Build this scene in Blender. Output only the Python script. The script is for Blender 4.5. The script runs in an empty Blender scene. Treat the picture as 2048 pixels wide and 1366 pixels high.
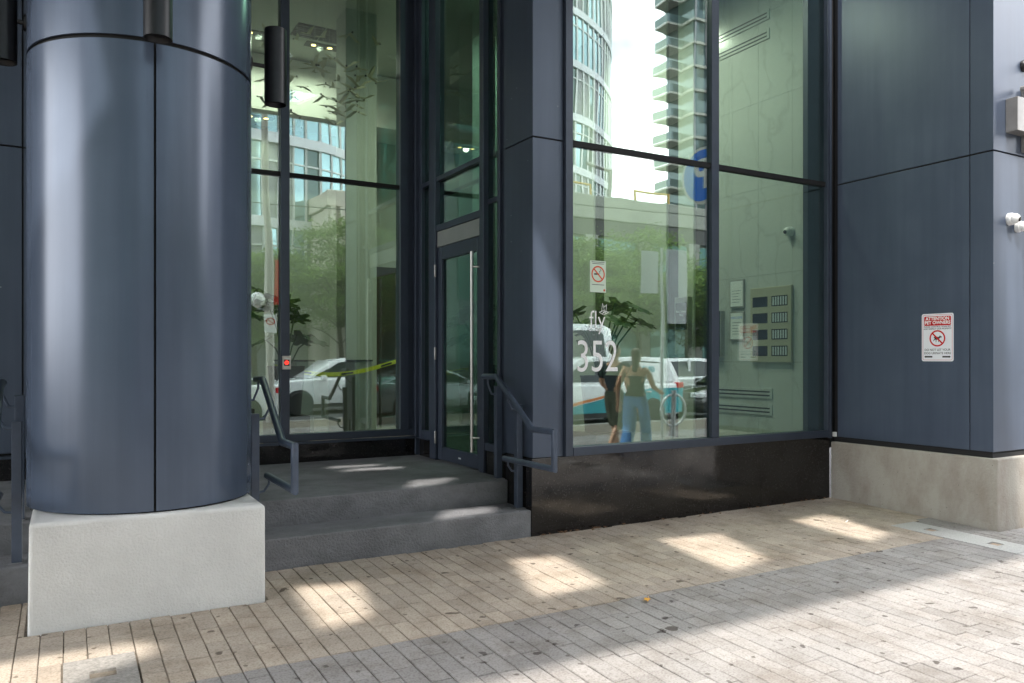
import bpy, bmesh, math, random
from mathutils import Vector, Matrix
random.seed(7)
R = math.radians
sc = bpy.context.scene
COL = sc.collection

# ------------------------------------------------------------------ camera
H = 1.4
FPX, HY = 1567.0, 717.0
cam_d = bpy.data.cameras.new('camera'); cam = bpy.data.objects.new('camera', cam_d); COL.objects.link(cam)
cam_d.sensor_width = 36.0
cam_d.lens = 36.0 * FPX / 2048.0
cam_d.shift_y = (HY - 683.0) / 2048.0
cam_d.clip_start = 0.05; cam_d.clip_end = 3000.0
cam.location = (0, 0, H)
cam.rotation_euler = (R(90), 0, -math.atan2(.4955, .8686))
sc.camera = cam

# ------------------------------------------------------------------ world, sun, exposure
SUNX, SUNY = -.10, -.52                       # towards the sun, per metre of height
sun_dir = Vector((SUNX, SUNY, 1.0)).normalized()
ELEV = math.asin(sun_dir.z)
w = bpy.data.worlds.new('World'); sc.world = w; w.use_nodes = True
nt = w.node_tree; nt.nodes.clear()
sky = nt.nodes.new('ShaderNodeTexSky'); sky.sky_type = 'NISHITA'; sky.sun_disc = False
sky.sun_elevation = ELEV
sky.sun_rotation = math.atan2(sun_dir.x, sun_dir.y)
sky.air_density = 1.0; sky.dust_density = 2.5; sky.ozone_density = 1.0
tc = nt.nodes.new('ShaderNodeTexCoord')
mp = nt.nodes.new('ShaderNodeMapping'); mp.inputs['Scale'].default_value = (1, 1, 2.2)
nz = nt.nodes.new('ShaderNodeTexNoise'); nz.inputs['Scale'].default_value = 2.1; nz.inputs['Detail'].default_value = 7; nz.inputs['Roughness'].default_value = .58
cr = nt.nodes.new('ShaderNodeValToRGB'); cr.color_ramp.elements[0].position = .28; cr.color_ramp.elements[1].position = .48
mx = nt.nodes.new('ShaderNodeMix'); mx.data_type = 'RGBA'
mx.inputs['B'].default_value = (14, 14.2, 14.5, 1)        # bright summer cloud
bg = nt.nodes.new('ShaderNodeBackground'); bg.inputs['Strength'].default_value = .15
wo = nt.nodes.new('ShaderNodeOutputWorld')
L = nt.links.new
L(tc.outputs['Generated'], mp.inputs['Vector']); L(mp.outputs['Vector'], nz.inputs['Vector']); L(nz.outputs['Fac'], cr.inputs['Fac'])
L(cr.outputs['Color'], mx.inputs['Factor']); L(sky.outputs['Color'], mx.inputs['A']); L(mx.outputs['Result'], bg.inputs['Color']); L(bg.outputs['Background'], wo.inputs['Surface'])
sd = bpy.data.lights.new('sun', 'SUN'); sd.energy = 2.0; sd.angle = R(1.2); sd.color = (1.0, .94, .86)
so = bpy.data.objects.new('sun', sd); COL.objects.link(so)
so.rotation_euler = sun_dir.to_track_quat('Z', 'Y').to_euler(); so.location = (0, -10, 30)
sc.view_settings.view_transform = 'Standard'; sc.view_settings.look = 'None'
sc.view_settings.exposure = 1.82; sc.view_settings.gamma = 1.0
sc.view_settings.use_curve_mapping = False
sc.render.engine = 'CYCLES'
cy = sc.cycles
cy.use_denoising = True
try: cy.denoiser = 'OPENIMAGEDENOISE'
except Exception: pass
cy.max_bounces = 9; cy.diffuse_bounces = 3; cy.glossy_bounces = 5; cy.transparent_max_bounces = 16; cy.transmission_bounces = 4
cy.sample_clamp_indirect = 8.0; cy.caustics_reflective = False; cy.caustics_refractive = False

# ------------------------------------------------------------------ materials
MATS = {}
def mat(name, col, rough=.5, metal=0.0, spec=.5, bump=None, var=None, coat=0.0):
    """col linear rgb; bump=(scale, strength, distance); var=(scale, amount) mottles the colour"""
    m = bpy.data.materials.new(name); m.use_nodes = True
    n = m.node_tree; b = n.nodes['Principled BSDF']
    b.inputs['Base Color'].default_value = (*col, 1); b.inputs['Roughness'].default_value = rough
    b.inputs['Metallic'].default_value = metal; b.inputs['Specular IOR Level'].default_value = spec
    if coat: b.inputs['Coat Weight'].default_value = coat; b.inputs['Coat Roughness'].default_value = .06
    g = n.nodes.new('ShaderNodeNewGeometry')
    if bump:
        t = n.nodes.new('ShaderNodeTexNoise'); t.inputs['Scale'].default_value = bump[0]; t.inputs['Detail'].default_value = 6; t.inputs['Roughness'].default_value = .65
        n.links.new(g.outputs['Position'], t.inputs['Vector'])
        bp = n.nodes.new('ShaderNodeBump'); bp.inputs['Strength'].default_value = bump[1]; bp.inputs['Distance'].default_value = bump[2]
        n.links.new(t.outputs['Fac'], bp.inputs['Height']); n.links.new(bp.outputs['Normal'], b.inputs['Normal'])
    if var:
        t = n.nodes.new('ShaderNodeTexNoise'); t.inputs['Scale'].default_value = var[0]; t.inputs['Detail'].default_value = 8; t.inputs['Roughness'].default_value = .6
        n.links.new(g.outputs['Position'], t.inputs['Vector'])
        r = n.nodes.new('ShaderNodeValToRGB'); r.color_ramp.elements[0].position = .3; r.color_ramp.elements[1].position = .7
        a = var[1]
        r.color_ramp.elements[0].color = (*[c * (1 - a) for c in col], 1); r.color_ramp.elements[1].color = (*[min(1, c * (1 + a)) for c in col], 1)
        n.links.new(t.outputs['Fac'], r.inputs['Fac']); n.links.new(r.outputs['Color'], b.inputs['Base Color'])
    MATS[name] = m
    return m
def nodes_of(m): return m.node_tree.nodes, m.node_tree.links, m.node_tree.nodes['Principled BSDF']

def metal_panel(name, col, rough, metal=.25, amt=1.0):
    """satin blue-grey coated aluminium with faint vertical rain streaks, dust and small scuffs"""
    m = mat(name, col, rough, metal, .5)
    N, K, b = nodes_of(m)
    g = N.new('ShaderNodeNewGeometry')
    mp = N.new('ShaderNodeMapping'); mp.inputs['Scale'].default_value = (14, 14, .7); K.new(g.outputs['Position'], mp.inputs['Vector'])
    t = N.new('ShaderNodeTexNoise'); t.inputs['Scale'].default_value = 1; t.inputs['Detail'].default_value = 4; K.new(mp.outputs['Vector'], t.inputs['Vector'])
    t2 = N.new('ShaderNodeTexNoise'); t2.inputs['Scale'].default_value = 2.3; t2.inputs['Detail'].default_value = 8; K.new(g.outputs['Position'], t2.inputs['Vector'])
    ad = N.new('ShaderNodeMath'); ad.operation = 'MULTIPLY'; K.new(t.outputs['Fac'], ad.inputs[0]); K.new(t2.outputs['Fac'], ad.inputs[1])
    r = N.new('ShaderNodeMapRange'); r.inputs['From Min'].default_value = .12; r.inputs['From Max'].default_value = .42; r.inputs['To Min'].default_value = rough - .015 * amt; r.inputs['To Max'].default_value = rough + .03 * amt
    K.new(ad.outputs[0], r.inputs['Value']); K.new(r.outputs['Result'], b.inputs['Roughness'])
    # white chips / scuffs
    v = N.new('ShaderNodeTexVoronoi'); v.inputs['Scale'].default_value = 9; K.new(g.outputs['Position'], v.inputs['Vector'])
    th = N.new('ShaderNodeMath'); th.operation = 'LESS_THAN'; th.inputs[1].default_value = .036; K.new(v.outputs['Distance'], th.inputs[0])
    se = N.new('ShaderNodeSeparateColor'); K.new(v.outputs['Color'], se.inputs[0])
    gt = N.new('ShaderNodeMath'); gt.operation = 'GREATER_THAN'; gt.inputs[1].default_value = .80; K.new(se.outputs[0], gt.inputs[0])
    mu = N.new('ShaderNodeMath'); mu.operation = 'MULTIPLY'; K.new(th.outputs[0], mu.inputs[0]); K.new(gt.outputs[0], mu.inputs[1])
    c1 = N.new('ShaderNodeMix'); c1.data_type = 'RGBA'; c1.inputs['A'].default_value = (*[c * .92 for c in col], 1); c1.inputs['B'].default_value = (*[c * 1.10 + .006 for c in col], 1)
    K.new(r.outputs['Result'], c1.inputs['Factor'])
    rr = N.new('ShaderNodeMapRange'); rr.inputs['From Min'].default_value = .12; rr.inputs['From Max'].default_value = .42; K.new(ad.outputs[0], rr.inputs['Value']); K.new(rr.outputs['Result'], c1.inputs['Factor'])
    c2 = N.new('ShaderNodeMix'); c2.data_type = 'RGBA'; c2.inputs['B'].default_value = (.5, .5, .52, 1); K.new(mu.outputs[0], c2.inputs['Factor']); K.new(c1.outputs['Result'], c2.inputs['A'])
    K.new(c2.outputs['Result'], b.inputs['Base Color'])
    # slight oil-canning
    t3 = N.new('ShaderNodeTexNoise'); t3.inputs['Scale'].default_value = 1.4; t3.inputs['Detail'].default_value = 1; K.new(g.outputs['Position'], t3.inputs['Vector'])
    bp = N.new('ShaderNodeBump'); bp.inputs['Strength'].default_value = .05 * amt; bp.inputs['Distance'].default_value = .02; K.new(t3.outputs['Fac'], bp.inputs['Height']); K.new(bp.outputs['Normal'], b.inputs['Normal'])
    return m
PANEL = metal_panel('coated_panel', (.064, .084, .126), .36, .12)
PILLAR = metal_panel('pillar_panel', (.074, .098, .146), .24, .18, .35)
FRAME = mat('window_frame_metal', (.044, .056, .082), .38, .2, .5, var=(6, .12))
RAIL = mat('rail_paint', (.066, .086, .126), .34, .15, .5, bump=(60, .15, .003), var=(14, .15))
DARK = mat('dark_joint', (.010, .010, .011), .8)
LAMPBLK = mat('lamp_black', (.012, .012, .014), .38, .3, .5, var=(20, .3))
STEEL = mat('brushed_steel', (.52, .50, .47), .3, 1.0)
STEEL2 = mat('satin_steel_panel', (.42, .42, .41), .48, .75, var=(4, .06))
STAINLESSBOX = mat('grey_steel_box', (.30, .29, .28), .42, .6, var=(9, .1))
STUCCO = mat('white_stucco', (.72, .715, .70), .9, 0, .3, bump=(75, .6, .012), var=(3.2, .08))
WHITE = mat('white_plastic', (.72, .73, .73), .35)
PRINTW = mat('white_vinyl', (.86, .87, .88), .5)
RED = mat('red_print', (.56, .008, .010), .6, 0, .25)
BLACKP = mat('black_print', (.02, .018, .017), .55)
ORANGE = mat('orange_red_print', (.66, .09, .03), .5)
PALEG = mat('pale_green_sticker', (.62, .74, .62), .5)
SIGNW = mat('sign_white', (.80, .81, .86), .5, 0, .3)
GRANITEL = mat('pale_granite', (.38, .375, .36), .8, 0, .3, bump=(120, .4, .004), var=(90, .22))
SANDJ = mat('sanded_joint', (.17, .146, .118), .95, 0, .2, bump=(90, .6, .01), var=(22, .45))
SLABC = mat('concrete_slab', (.27, .255, .235), .9, 0, .3, bump=(80, .5, .008), var=(60, .3))
INLAY = mat('tan_inlay', (.36, .27, .20), .9, bump=(70, .4, .006), var=(12, .2))
ASPH = mat('asphalt', (.055, .055, .056), .92, bump=(90, .6, .01), var=(1.2, .2))
LINEP = mat('road_paint', (.62, .62, .58), .8, var=(7, .2))

def stained(name, col, stain, bscale, rough=.9, streak=True, bstr=.5):
    m = mat(name, col, rough, 0, .3, bump=(bscale, bstr, .018))
    N, K, b = nodes_of(m); g = N.new('ShaderNodeNewGeometry')
    mp = N.new('ShaderNodeMapping'); mp.inputs['Scale'].default_value = (4, 4, 2.2 if streak else 6); K.new(g.outputs['Position'], mp.inputs['Vector'])
    t = N.new('ShaderNodeTexNoise'); t.inputs['Scale'].default_value = 1; t.inputs['Detail'].default_value = 9; t.inputs['Roughness'].default_value = .68; K.new(mp.outputs['Vector'], t.inputs['Vector'])
    r = N.new('ShaderNodeValToRGB'); r.color_ramp.elements[0].position = .40; r.color_ramp.elements[1].position = .66
    r.color_ramp.elements[0].color = (*col, 1); r.color_ramp.elements[1].color = (*stain, 1); K.new(t.outputs['Fac'], r.inputs['Fac'])
    # air holes
    v = N.new('ShaderNodeTexVoronoi'); v.inputs['Scale'].default_value = 22; K.new(g.outputs['Position'], v.inputs['Vector'])
    th = N.new('ShaderNodeMath'); th.operation = 'LESS_THAN'; th.inputs[1].default_value = .09; K.new(v.outputs['Distance'], th.inputs[0])
    se = N.new('ShaderNodeSeparateColor'); K.new(v.outputs['Color'], se.inputs[0])
    gt = N.new('ShaderNodeMath'); gt.operation = 'GREATER_THAN'; gt.inputs[1].default_value = .82; K.new(se.outputs[0], gt.inputs[0])
    mu = N.new('ShaderNodeMath'); mu.operation = 'MULTIPLY'; K.new(th.outputs[0], mu.inputs[0]); K.new(gt.outputs[0], mu.inputs[1])
    c = N.new('ShaderNodeMix'); c.data_type = 'RGBA'; c.inputs['B'].default_value = (*[x * .35 for x in col], 1)
    K.new(mu.outputs[0], c.inputs['Factor']); K.new(r.outputs['Color'], c.inputs['A']); K.new(c.outputs['Result'], b.inputs['Base Color'])
    return m
STEPC = stained('step_concrete', (.235, .238, .252), (.165, .167, .178), 60, .82, False, 1.0)
CONC = stained('weathered_concrete', (.40, .375, .335), (.30, .265, .225), 45, .9, True, .4)

def granite():
    m = mat('black_granite', (.010, .009, .009), .07, 0, .6)
    N, K, b = nodes_of(m); g = N.new('ShaderNodeNewGeometry')
    v = N.new('ShaderNodeTexVoronoi'); v.inputs['Scale'].default_value = 130; K.new(g.outputs['Position'], v.inputs['Vector'])
    se = N.new('ShaderNodeSeparateColor'); K.new(v.outputs['Color'], se.inputs[0])
    r = N.new('ShaderNodeValToRGB'); r.color_ramp.elements[0].position = .90; r.color_ramp.elements[1].position = .99
    r.color_ramp.elements[0].color = (.009, .008, .0085, 1); r.color_ramp.elements[1].color = (.045, .042, .040, 1)
    K.new(se.outputs[0], r.inputs['Fac']); K.new(r.outputs['Color'], b.inputs['Base Color'])
    t = N.new('ShaderNodeTexNoise'); t.inputs['Scale'].default_value = 5; t.inputs['Detail'].default_value = 8; K.new(g.outputs['Position'], t.inputs['Vector'])
    mr = N.new('ShaderNodeMapRange'); mr.inputs['From Min'].default_value = .35; mr.inputs['From Max'].default_value = .75; mr.inputs['To Min'].default_value = .04; mr.inputs['To Max'].default_value = .24
    K.new(t.outputs['Fac'], mr.inputs['Value']); K.new(mr.outputs['Result'], b.inputs['Roughness'])
    return m
GRANITE = granite()

def paver_mat(name, ca, cb, island):
    m = mat(name, ca, .9, 0, .25)
    N, K, b = nodes_of(m); g = N.new('ShaderNodeNewGeometry'); oi = N.new('ShaderNodeObjectInfo')
    rnd = g.outputs['Random Per Island'] if island else oi.outputs['Random']
    c = N.new('ShaderNodeMix'); c.data_type = 'RGBA'; c.inputs['A'].default_value = (*ca, 1); c.inputs['B'].default_value = (*cb, 1); K.new(rnd, c.inputs['Factor'])
    def mult(src, fac_socket, col):
        x = N.new('ShaderNodeMix'); x.data_type = 'RGBA'; x.blend_type = 'MULTIPLY'; x.inputs['B'].default_value = (*col, 1)
        K.new(fac_socket, x.inputs['Factor']); K.new(src, x.inputs['A']); return x.outputs['Result']
    # cement grain
    t = N.new('ShaderNodeTexNoise'); t.inputs['Scale'].default_value = 95; t.inputs['Detail'].default_value = 5; K.new(g.outputs['Position'], t.inputs['Vector'])
    mr = N.new('ShaderNodeMapRange'); mr.inputs['From Min'].default_value = .45; mr.inputs['From Max'].default_value = .75; K.new(t.outputs['Fac'], mr.inputs['Value'])
    o = mult(c.outputs['Result'], mr.outputs['Result'], (.62, .60, .58))
    # wide dirt
    t2 = N.new('ShaderNodeTexNoise'); t2.inputs['Scale'].default_value = 2.6; t2.inputs['Detail'].default_value = 10; t2.inputs['Roughness'].default_value = .7; K.new(g.outputs['Position'], t2.inputs['Vector'])
    mr2 = N.new('ShaderNodeMapRange'); mr2.inputs['From Min'].default_value = .46; mr2.inputs['From Max'].default_value = .78; K.new(t2.outputs['Fac'], mr2.inputs['Value'])
    o = mult(o, mr2.outputs['Result'], (.55, .50, .45))
    # trodden gum and drip spots
    for s, thr, keep, colr in ((2.7, .055, .45, (.36, .34, .33)), (6.5, .09, .70, (.48, .46, .44)), (1.3, .035, .5, (.32, .30, .28))):
        wv = N.new('ShaderNodeTexNoise'); wv.inputs['Scale'].default_value = s * 7; K.new(g.outputs['Position'], wv.inputs['Vector'])
        mm = N.new('ShaderNodeVectorMath'); mm.operation = 'MULTIPLY_ADD'; mm.inputs[1].default_value = (.16 / s,) * 3; K.new(wv.outputs['Color'], mm.inputs[0]); K.new(g.outputs['Position'], mm.inputs[2])
        v = N.new('ShaderNodeTexVoronoi'); v.voronoi_dimensions = '2D'; v.inputs['Scale'].default_value = s; K.new(mm.outputs[0], v.inputs['Vector'])
        th = N.new('ShaderNodeMapRange'); th.inputs['From Min'].default_value = thr; th.inputs['From Max'].default_value = thr * .7; K.new(v.outputs['Distance'], th.inputs['Value'])
        se = N.new('ShaderNodeSeparateColor'); K.new(v.outputs['Color'], se.inputs[0])
        gt = N.new('ShaderNodeMath'); gt.operation = 'GREATER_THAN'; gt.inputs[1].default_value = keep; K.new(se.outputs[0], gt.inputs[0])
        mu = N.new('ShaderNodeMath'); mu.operation = 'MULTIPLY'; K.new(th.outputs['Result'], mu.inputs[0]); K.new(gt.outputs[0], mu.inputs[1])
        o = mult(o, mu.outputs[0], colr)
    K.new(o, b.inputs['Base Color'])
    bp = N.new('ShaderNodeBump'); bp.inputs['Strength'].default_value = .5; bp.inputs['Distance'].default_value = .006; K.new(t.outputs['Fac'], bp.inputs['Height']); K.new(bp.outputs['Normal'], b.inputs['Normal'])
    return m
TAN_A, TAN_B = (.455, .39, .32), (.375, .325, .272)
GRY_A, GRY_B = (.315, .297, .285), (.262, .249, .241)
PAV = {('tan', 0): paver_mat('tan_paver', TAN_A, TAN_B, False), ('tan', 1): paver_mat('tan_paver_far', TAN_A, TAN_B, True),
       ('grey', 0): paver_mat('grey_paver', GRY_A, GRY_B, False), ('grey', 1): paver_mat('grey_paver_far', GRY_A, GRY_B, True)}

def glass_mat(name, tint, base, wob=.06):
    m = bpy.data.materials.new(name); m.use_nodes = True; N = m.node_tree.nodes; K = m.node_tree.links; N.clear()
    o = N.new('ShaderNodeOutputMaterial'); mxs = N.new('ShaderNodeMixShader'); tr = N.new('ShaderNodeBsdfTransparent'); gl = N.new('ShaderNodeBsdfGlossy')
    tr.inputs['Color'].default_value = (*tint, 1); gl.inputs['Roughness'].default_value = 0.0; gl.inputs['Color'].default_value = (.95, 1.0, .98, 1)
    g = N.new('ShaderNodeNewGeometry'); t = N.new('ShaderNodeTexNoise'); t.inputs['Scale'].default_value = 1.5; t.inputs['Detail'].default_value = 1.0
    mpp = N.new('ShaderNodeMapping'); mpp.inputs['Scale'].default_value = (1.3, 1.0, .6); K.new(g.outputs['Position'], mpp.inputs['Vector']); K.new(mpp.outputs['Vector'], t.inputs['Vector'])
    bp = N.new('ShaderNodeBump'); bp.inputs['Strength'].default_value = wob; bp.inputs['Distance'].default_value = .02; K.new(t.outputs['Fac'], bp.inputs['Height']); K.new(bp.outputs['Normal'], gl.inputs['Normal'])
    lw_ = N.new('ShaderNodeLayerWeight'); lw_.inputs['Blend'].default_value = .5
    fr = N.new('ShaderNodeMath'); fr.operation = 'POWER'; fr.inputs[1].default_value = 4.0; K.new(lw_.outputs['Facing'], fr.inputs[0])
    ma = N.new('ShaderNodeMath'); ma.operation = 'MULTIPLY_ADD'; ma.inputs[1].default_value = .85; ma.inputs[2].default_value = base; ma.use_clamp = True
    K.new(fr.outputs[0], ma.inputs[0]); K.new(ma.outputs[0], mxs.inputs['Fac']); K.new(tr.outputs[0], mxs.inputs[1]); K.new(gl.outputs[0], mxs.inputs[2]); K.new(mxs.outputs[0], o.inputs['Surface'])
    MATS[name] = m; return m
GLASS = glass_mat('storefront_glass', (.76, .90, .85), .17)
GLASSD = glass_mat('door_glass', (.27, .42, .38), .11)
def emit(name, col, s):
    m = mat(name, col, .5); b = m.node_tree.nodes['Principled BSDF']; b.inputs['Emission Color'].default_value = (*col, 1); b.inputs['Emission Strength'].default_value = s; return m

# ------------------------------------------------------------------ mesh helpers
class MB:
    def __init__(s): s.v = []; s.f = []
    def box(s, x0, x1, y0, y1, z0, z1):
        n = len(s.v)
        s.v += [(x0, y0, z0), (x1, y0, z0), (x1, y1, z0), (x0, y1, z0), (x0, y0, z1), (x1, y0, z1), (x1, y1, z1), (x0, y1, z1)]
        s.f += [tuple(n + i for i in q) for q in ((0, 3, 2, 1), (4, 5, 6, 7), (0, 1, 5, 4), (1, 2, 6, 5), (2, 3, 7, 6), (3, 0, 4, 7))]
        return s
    def poly(s, pts):
        n = len(s.v); s.v += [tuple(p) for p in pts]; s.f.append(tuple(range(n, n + len(pts)))); return s
    def prism(s, pts, vec):
        n = len(s.v); k = len(pts); vec = Vector(vec)
        s.v += [tuple(p) for p in pts] + [tuple(Vector(p) + vec) for p in pts]
        s.f.append(tuple(range(n + k - 1, n - 1, -1))); s.f.append(tuple(range(n + k, n + 2 * k)))
        for i in range(k):
            j = (i + 1) % k; s.f.append((n + i, n + j, n + k + j, n + k + i))
        return s
    def tube(s, pts, r, seg=10, caps=True):
        pts = [Vector(p) for p in pts]; rs = r if isinstance(r, (list, tuple)) else [r] * len(pts)
        n = len(s.v); u = None; N_ = len(pts)
        for i, p in enumerate(pts):
            a = (pts[i] - pts[i - 1]).normalized() if i else None; b = (pts[i + 1] - pts[i]).normalized() if i < N_ - 1 else None
            base = a or b
            if u is None: u = base.orthogonal().normalized()
            else: u = (u - base * u.dot(base)).normalized()          # frame of the incoming segment
            q = base.cross(u)
            for k in range(seg):
                th = 2 * math.pi * k / seg; o = (u * math.cos(th) + q * math.sin(th)) * rs[i]
                if a and b:                                             # slide along the segment onto the mitre plane
                    m = (a + b)
                    if m.length > .2: m.normalize(); o = o - a * (o.dot(m) / max(.3, a.dot(m)))
                s.v.append(tuple(p + o))
            if a and b:
                ax = a.cross(b)
                if ax.length > 1e-5: u = Matrix.Rotation(a.angle(b), 3, ax.normalized()) @ u
        for i in range(N_ - 1):
            for k in range(seg):
                k2 = (k + 1) % seg; A = n + i * seg; B = A + seg
                s.f.append((A + k, A + k2, B + k2, B + k))
        if caps:
            s.f.append(tuple(n + k for k in range(seg - 1, -1, -1))); e = n + (N_ - 1) * seg; s.f.append(tuple(e + k for k in range(seg)))
        return s
    def lathe(s, prof, c, axis=(0, 0, 1), seg=20):
        """prof [(radius, height)] about an axis through c"""
        ax = Vector(axis).normalized(); u = ax.orthogonal().normalized(); q = ax.cross(u); c = Vector(c); n = len(s.v)
        for (r, h) in prof:
            for k in range(seg):
                th = 2 * math.pi * k / seg; s.v.append(tuple(c + ax * h + (u * math.cos(th) + q * math.sin(th)) * max(r, 1e-4)))
        for i in range(len(prof) - 1):
            for k in range(seg):
                k2 = (k + 1) % seg; A = n + i * seg; B = A + seg; s.f.append((A + k, A + k2, B + k2, B + k))
        s.f.append(tuple(n + k for k in range(seg - 1, -1, -1))); e = n + (len(prof) - 1) * seg; s.f.append(tuple(e + k for k in range(seg)))
        return s
    def arc_panel(s, cx, cy, r0, r1, a0, a1, z0, z1, n=24):
        st = len(s.v)
        for i in range(n + 1):
            a = a0 + (a1 - a0) * i / n
            for (r, z) in ((r1, z0), (r1, z1), (r0, z1), (r0, z0)): s.v.append((cx + r * math.cos(a), cy + r * math.sin(a), z))
        for i in range(n):
            for k in range(4):
                k2 = (k + 1) % 4; A = st + 4 * i; B = A + 4; s.f.append((A + k, B + k, B + k2, A + k2))
        s.f.append((st, st + 1, st + 2, st + 3)); e = st + 4 * n; s.f.append((e + 3, e + 2, e + 1, e)); return s
    def data(s, name, m, bevel=0, smooth=False, bseg=2, mats=None, fm=None):
        me = bpy.data.meshes.new(name); me.from_pydata(s.v, [], s.f)
        for x in (mats or [m]): me.materials.append(x)
        if fm: me.polygons.foreach_set('material_index', fm)
        bm = bmesh.new(); bm.from_mesh(me); bmesh.ops.recalc_face_normals(bm, faces=bm.faces)
        if bevel:
            ed = [e for e in bm.edges if len(e.link_faces) == 2 and e.calc_face_angle(0) > .5]
            bmesh.ops.bevel(bm, geom=ed, offset=bevel, segments=bseg, profile=.5, affect='EDGES', clamp_overlap=True)
        bm.to_mesh(me); bm.free()
        if smooth:
            me.polygons.foreach_set('use_smooth', [True] * len(me.polygons)); me.set_sharp_from_angle(angle=R(38))
        me.update(); return me
    def build(s, name, m, parent=None, **k):
        return link(name, s.data(name, m, **k), parent)
def link(name, me, parent=None, local=False):
    o = bpy.data.objects.new(name, me); COL.objects.link(o)
    if parent:
        o.parent = parent
        if not local:
            p = Vector((0, 0, 0)); q = parent
            while q: p += q.location + (q.matrix_parent_inverse.translation if q.parent else Vector()); q = q.parent
            o.matrix_parent_inverse = Matrix.Translation(-p)
    return o
def tag(o, label=None, cat=None, group=None, kind=None):
    if label: o['label'] = label
    if cat: o['category'] = cat
    if group: o['group'] = group
    if kind: o['kind'] = kind
    return o
def thing(name, label, cat, loc=(0, 0, 0), rz=0, group=None):
    o = bpy.data.objects.new(name, None); COL.objects.link(o); o.location = loc; o.rotation_euler = (0, 0, rz); o.empty_display_size = .1
    return tag(o, label, cat, group)
def copy_tree(o, parent=None):
    c = o.copy(); COL.objects.link(c)
    if parent: c.parent = parent
    for ch in o.children: copy_tree(ch, c)
    return c
def box(name, m, parent, *b, bevel=0, **k): return MB().box(*b).build(name, m, parent, bevel=bevel, **k)

XV, YV, ZV = Vector((1, 0, 0)), Vector((0, 1, 0)), Vector((0, 0, 1))
def text_data(body, size, m, org, ex, ey, bold=0.0, sx=1.0, align='CENTER', depth=.0006):
    cu = bpy.data.curves.new('lettering', 'FONT'); cu.body = body; cu.size = size; cu.align_x = align; cu.align_y = 'CENTER'; cu.offset = bold; cu.resolution_u = 4
    o = bpy.data.objects.new('lettering', cu); COL.objects.link(o)
    dg = bpy.context.evaluated_depsgraph_get(); me = bpy.data.meshes.new_from_object(o.evaluated_get(dg))
    bpy.data.objects.remove(o); bpy.data.curves.remove(cu)
    ex, ey, org = Vector(ex), Vector(ey), Vector(org)
    for v in me.vertices: v.co = org + ex * (v.co.x * sx) + ey * v.co.y
    me.materials.clear(); me.materials.append(m); return me
def ring(mb, c, ex, ey, r0, r1, n=40):
    c, ex, ey = Vector(c), Vector(ex), Vector(ey)
    for i in range(n):
        a, b = 2 * math.pi * i / n, 2 * math.pi * (i + 1) / n
        P = lambda t, r: c + ex * (math.cos(t) * r) + ey * (math.sin(t) * r)
        mb.poly([P(a, r0), P(a, r1), P(b, r1), P(b, r0)])
    return mb
def stroke(mb, c, ex, ey, pts, wd):
    c, ex, ey = Vector(c), Vector(ex), Vector(ey)
    for (a, b) in zip(pts[:-1], pts[1:]):
        a, b = Vector((a[0], a[1])), Vector((b[0], b[1])); d = (b - a).normalized(); n = Vector((-d.y, d.x)) * wd / 2; a2 = a - d * wd * .4; b2 = b + d * wd * .4
        mb.poly([c + ex * p.x + ey * p.y for p in (a2 - n, b2 - n, b2 + n, a2 + n)])
    return mb
def flat(mb, c, ex, ey, pts):
    c, ex, ey = Vector(c), Vector(ex), Vector(ey); return mb.poly([c + ex * p[0] + ey * p[1] for p in pts])
def rrect(w_, h_, r, n=5, cx=0, cy=0):
    o = []
    for (sx, sy, a0) in ((1, 1, 0), (-1, 1, 90), (-1, -1, 180), (1, -1, 270)):
        for i in range(n + 1):
            a = R(a0 + 90 * i / n); o.append((cx + sx * (w_ / 2 - r) + r * math.cos(a), cy + sy * (h_ / 2 - r) + r * math.sin(a)))
    return o

# ------------------------------------------------------------------ ground, road, pavement
YF = 5.28
def gz(y): return -.02 * (YF - y) if y < YF else 0.0
ROADZ = -.33
g = MB().box(-600, 600, -600, 600, ROADZ - .5, ROADZ).build('ground', ASPH); tag(g, kind='structure')
pave = MB()
pave.v = [(-30, -5.0, gz(-5.0) - .012), (40, -5.0, gz(-5.0) - .012), (40, YF, -.012), (-30, YF, -.012), (-30, -5.0, -.6), (40, -5.0, -.6), (40, YF, -.6), (-30, YF, -.6)]
pave.f = [(0, 1, 2, 3), (4, 7, 6, 5), (0, 4, 5, 1), (1, 5, 6, 2), (2, 6, 7, 3), (3, 7, 4, 0)]
pavement = pave.build('pavement', SANDJ); tag(pavement, kind='structure')
kerb = MB()
x = -30.0
while x < 40: kerb.box(x, x + 1.985, -5.22, -4.996, -.6, gz(-5) + .002); x += 2.0
tag(kerb.build('kerb', SLABC, bevel=.015), kind='structure')
fw = MB().box(-60, 120, -18, -14.0, -.6, -.2).build('far_pavement', SLABC); tag(fw, kind='structure')
ln = MB()
for k in range(-8, 16): ln.box(k * 4.5, k * 4.5 + 2.2, -10.05, -9.93, ROADZ, ROADZ + .004)
tag(ln.build('lane_line', LINEP), kind='structure')

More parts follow.
